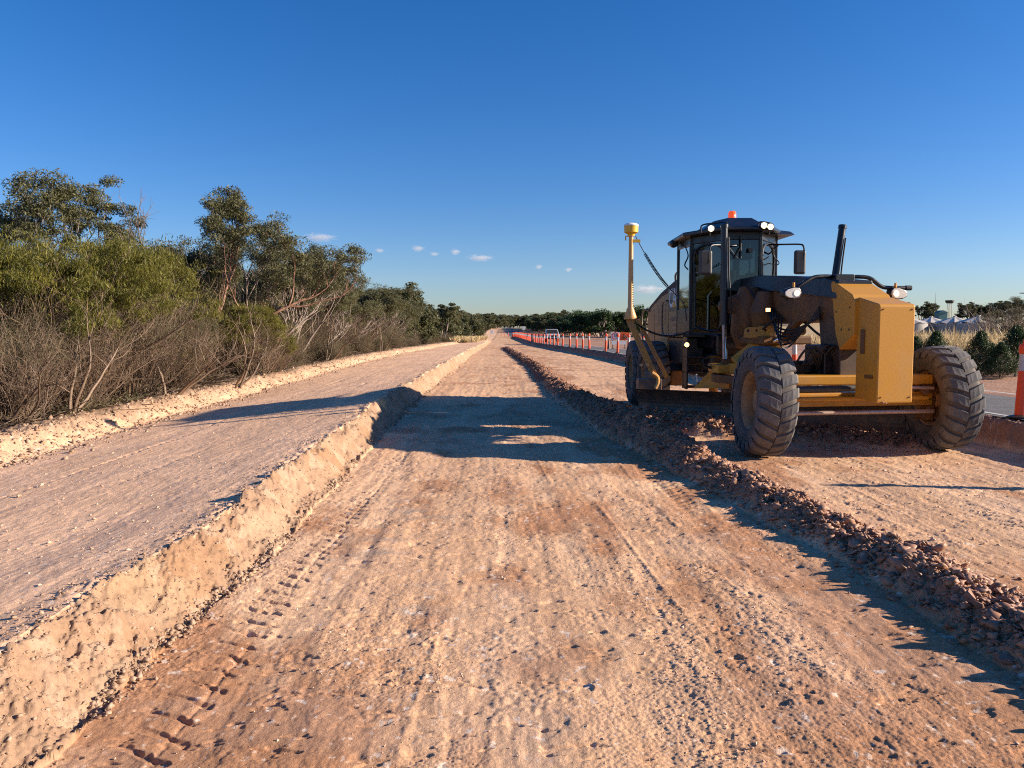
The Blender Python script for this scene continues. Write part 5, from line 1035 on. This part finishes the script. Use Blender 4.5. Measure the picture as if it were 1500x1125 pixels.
# ---- mast on the blade
p0 = atc(965, 563, 13.05); p1 = atc(922, 470, 12.9); m = mb(); m.tube([p0, p1], .070, 4); m.tube([atc(977, 553, 13.15), atc(934, 468, 13.0)], .048, 4)
m.tube([atc(928.5, 468, 12.9), atc(919, 470, 12.95)], .05, 8); mast = m.build('mast_strut', M['mast_yellow'] if 'mast_yellow' in M else M['yellow_dirty_shade'], G)
pt = atc(924.5, 346, 12.9); pb = atc(923.5, 465, 12.9)
m = mb(); m.tube([pb, pb + Vector((0, 0, .02)), pb + (pt - pb) * .13, pt], [.10, .10, .046, .036], 16); m.tube([pb - Vector((0, 0, .03)), pb], .11, 16); pole = m.build('mast_pole', M['mast_yellow2'], mast, smooth=True)
m = mb(); [m.tube([atc(926, 414 + k * 3.4, 12.868), atc(928, 414.6 + k * 3.4, 12.868)], .008, 4) for k in range(14)]; m.build('scale_marks', M['ink'], pole)
m = mb(); m.lathe([(pt.z, 0), (pt.z, .055), (pt.z + .03, .06), (pt.z + .06, .115), (pt.z + .165, .118), (pt.z + .165, 0)], (pt.x, pt.y, 0), 'z', 24); rec = m.build('receiver', M['rec_yellow'], mast, smooth=True)
m = mb(); m.lathe([(pt.z + .165, .122), (pt.z + .18, .122), (pt.z + .20, .10), (pt.z + .215, .05), (pt.z + .22, 0)], (pt.x, pt.y, 0), 'z', 24); m.build('receiver_cap', M['white'], rec, smooth=True)
m = mb(); m.box(pt.x + .02, pt.x + .15, pt.y - .03, pt.y + .03, pt.z - .10, pt.z - .055); m.tube([(pt.x - .04, pt.y, pt.z + .0), (pt.x - .09, pt.y, pt.z + .0), (pt.x - .09, pt.y, pt.z - .07)], .012, 6); m.build('receiver_bracket', M['rec_yellow'], rec)
def coil(a, b_, sag, turns, rad, r_, nm, straight=0.25):
    a, b_ = Vector(a), Vector(b_); pts = []; ns = turns * 9; d_ = (b_ - a).normalized(); u_ = d_.orthogonal().normalized(); v_ = d_.cross(u_)
    for k in range(ns + 1):
        t = k / ns; c_ = a.lerp(b_, t) - Vector((0, 0, sag * 4 * t * (1 - t))); q = rad * (ss(straight, straight + .03, np.array(t)) if straight else 1.0); an = 2 * PI * turns * t
        pts.append(c_ + (u_ * math.cos(an) + v_ * math.sin(an)) * float(q))
    m = mb(); m.tube(pts, r_, 5); return m.build(nm, M['hose'], mast, smooth=True)
coil(atc(931, 346, 12.9), atc(978, 420, 14.2), .06, 34, .022, .007, 'coiled_cable')
m = mb(); m.tube(curve_pts([atc(978, 420, 14.2), atc(990, 432, 13.9), atc(1002, 446, 13.3), atc(1006, 470, 13.2)], 6), .010, 6); m.build('cable', M['hose'], mast)
coil(atc(932, 474, 12.95), atc(1028, 475, 12.9), .20, 60, .012, .009, 'lower_cable', 0)
m = mb(); bA = A + nrm * .1; m.box(2.13, 2.52, 12.95, 13.2, .58, .80); m.build('mast_base', M['steel'], mast, bevel=.01)
m = mb(); m.tube(curve_pts([atc(955, 546, 12.95), atc(963, 552, 12.95), atc(964, 560, 12.95), atc(960, 569, 12.95)], 5), .03, 8); m.tube([atc(939, 533, 12.92), atc(940, 536, 12.92)], .03, 8); m.tube([atc(948, 532, 12.92), atc(949, 536, 12.92)], .025, 8); m.build('base_lug', M['mast_yellow2'], mast, smooth=True)
# ================================================================== SKY, SUN, CLOUDS, CAMERA
SUN_EL, SUN_AZ = R(20.0), R(94.5)     # azimuth clockwise from +Y
w = bpy.data.worlds.new('World'); sc.world = w; w.use_nodes = True; nt = w.node_tree
sky = nt.nodes.new('ShaderNodeTexSky'); sky.sky_type = 'NISHITA'; sky.sun_disc = False; sky.sun_elevation = SUN_EL; sky.sun_rotation = SUN_AZ
sky.altitude = 0; sky.air_density = 1.0; sky.dust_density = .35; sky.ozone_density = 3.2
hs = nt.nodes.new('ShaderNodeHueSaturation'); hs.inputs['Saturation'].default_value = 1.33; tint = nt.nodes.new('ShaderNodeVectorMath'); tint.operation = 'MULTIPLY'; tint.inputs[1].default_value = (1.10, 1.15, 1.50); nt.links.new(sky.outputs[0], hs.inputs['Color']); nt.links.new(hs.outputs[0], tint.inputs[0]); nt.links.new(tint.outputs[0], nt.nodes['Background'].inputs[0]); nt.nodes['Background'].inputs[1].default_value = .051
sl = bpy.data.lights.new('sun', 'SUN'); sl.energy = 5.0; sl.angle = R(.55); sl.color = (1.0, .86, .69); so = bpy.data.objects.new('sun', sl); link(so)
sd_ = Vector((math.sin(SUN_AZ) * math.cos(SUN_EL), math.cos(SUN_AZ) * math.cos(SUN_EL), math.sin(SUN_EL))); so.rotation_euler = sd_.to_track_quat('Z', 'Y').to_euler()
def cloud_mat():
    m = bpy.data.materials.new('cloud_vapour'); m.use_nodes = True; nt = m.node_tree; nt.nodes.remove(nt.nodes['Principled BSDF'])
    v = N(nt, 'ShaderNodeVolumePrincipled'); v.inputs['Color'].default_value = (.95, .95, .97, 1); v.inputs['Anisotropy'].default_value = .2
    tc = N(nt, 'ShaderNodeTexCoord'); n = N(nt, 'ShaderNodeTexNoise', Scale=2.4, Detail=5, Roughness=.6); nt.links.new(tc.outputs['Object'], n.inputs['Vector'])
    ln = N(nt, 'ShaderNodeVectorMath', operation='LENGTH'); nt.links.new(tc.outputs['Object'], ln.inputs[0])
    s = N(nt, 'ShaderNodeMath', operation='MULTIPLY_ADD'); nt.links.new(n.outputs['Fac'], s.inputs[0]); s.inputs[1].default_value = 2.2; s.inputs[2].default_value = -.55
    t = N(nt, 'ShaderNodeMath', operation='SUBTRACT'); nt.links.new(s.outputs[0], t.inputs[0]); nt.links.new(ln.outputs['Value'], t.inputs[1])
    mr = N(nt, 'ShaderNodeMapRange'); mr.inputs['From Min'].default_value = -.25; mr.inputs['From Max'].default_value = .35; mr.inputs['To Min'].default_value = 0; mr.inputs['To Max'].default_value = .012
    nt.links.new(t.outputs[0], mr.inputs['Value']); nt.links.new(mr.outputs['Result'], v.inputs['Density']); nt.links.new(v.outputs[0], nt.nodes['Material Output'].inputs['Volume']); return m
CM = cloud_mat(); DC = 5000.
import bmesh as _bm
bm = _bm.new(); _bm.ops.create_icosphere(bm, subdivisions=3, radius=1.0); cme = bpy.data.meshes.new('cloud'); bm.to_mesh(cme); bm.free(); cme.materials.append(CM)
for px, py, wpx, hpx, lb in [(468, 348, 33, 9, 'largest small white cloud, just right of the tall gums'), (612, 364, 13, 6, 'small puff of cloud left of the long low one'), (636, 372, 10, 3.5, 'faintest wisp of cloud between two puffs'), (667, 369, 10, 6, 'small puff of cloud touching the long low cloud on its left'),
        (703, 378, 27, 7, 'long low cloud above the end of the road'), (789, 391, 7, 4.5, 'tiny lone cloud right of the long low cloud'), (833, 395, 7, 4, 'tiny faint cloud left of the mast'), (948, 424, 34, 10, 'pale low cloud behind the mast and bonnet of the grader'), (556, 367, 9, 4, 'faint wisp of cloud halfway between the largest cloud and the puffs')]:
    p = at(px, py, DC); o = obj('cloud', cme, label=lb, cat='cloud', group='small clouds low in the sky'); o.location = p; k = DC / FPX; o.scale = (wpx * k * .9, 90, hpx * k * .85)
cam = bpy.data.cameras.new('camera'); cam.sensor_width = 36; cam.lens = 36 * FPX / 1500; cam.clip_end = 20000; cam.clip_start = .05
co = bpy.data.objects.new('camera', cam); link(co); co.location = (0, 0, HCAM); co.rotation_euler = (R(90) - PITCH, 0, -YAW); sc.camera = co
sc.view_settings.view_transform = 'Standard'; sc.view_settings.look = 'None'; sc.view_settings.gamma = 1; sc.view_settings.exposure = 1.0
sc.render.resolution_x = 1024; sc.render.resolution_y = 768
sc.cycles.max_bounces = 6; sc.cycles.diffuse_bounces = 3; sc.cycles.transparent_max_bounces = 12; sc.cycles.volume_bounces = 4
sc.cycles.filter_width = 1.1
sc.cycles.use_denoising = False
sc.cycles.sample_clamp_indirect = 2.5
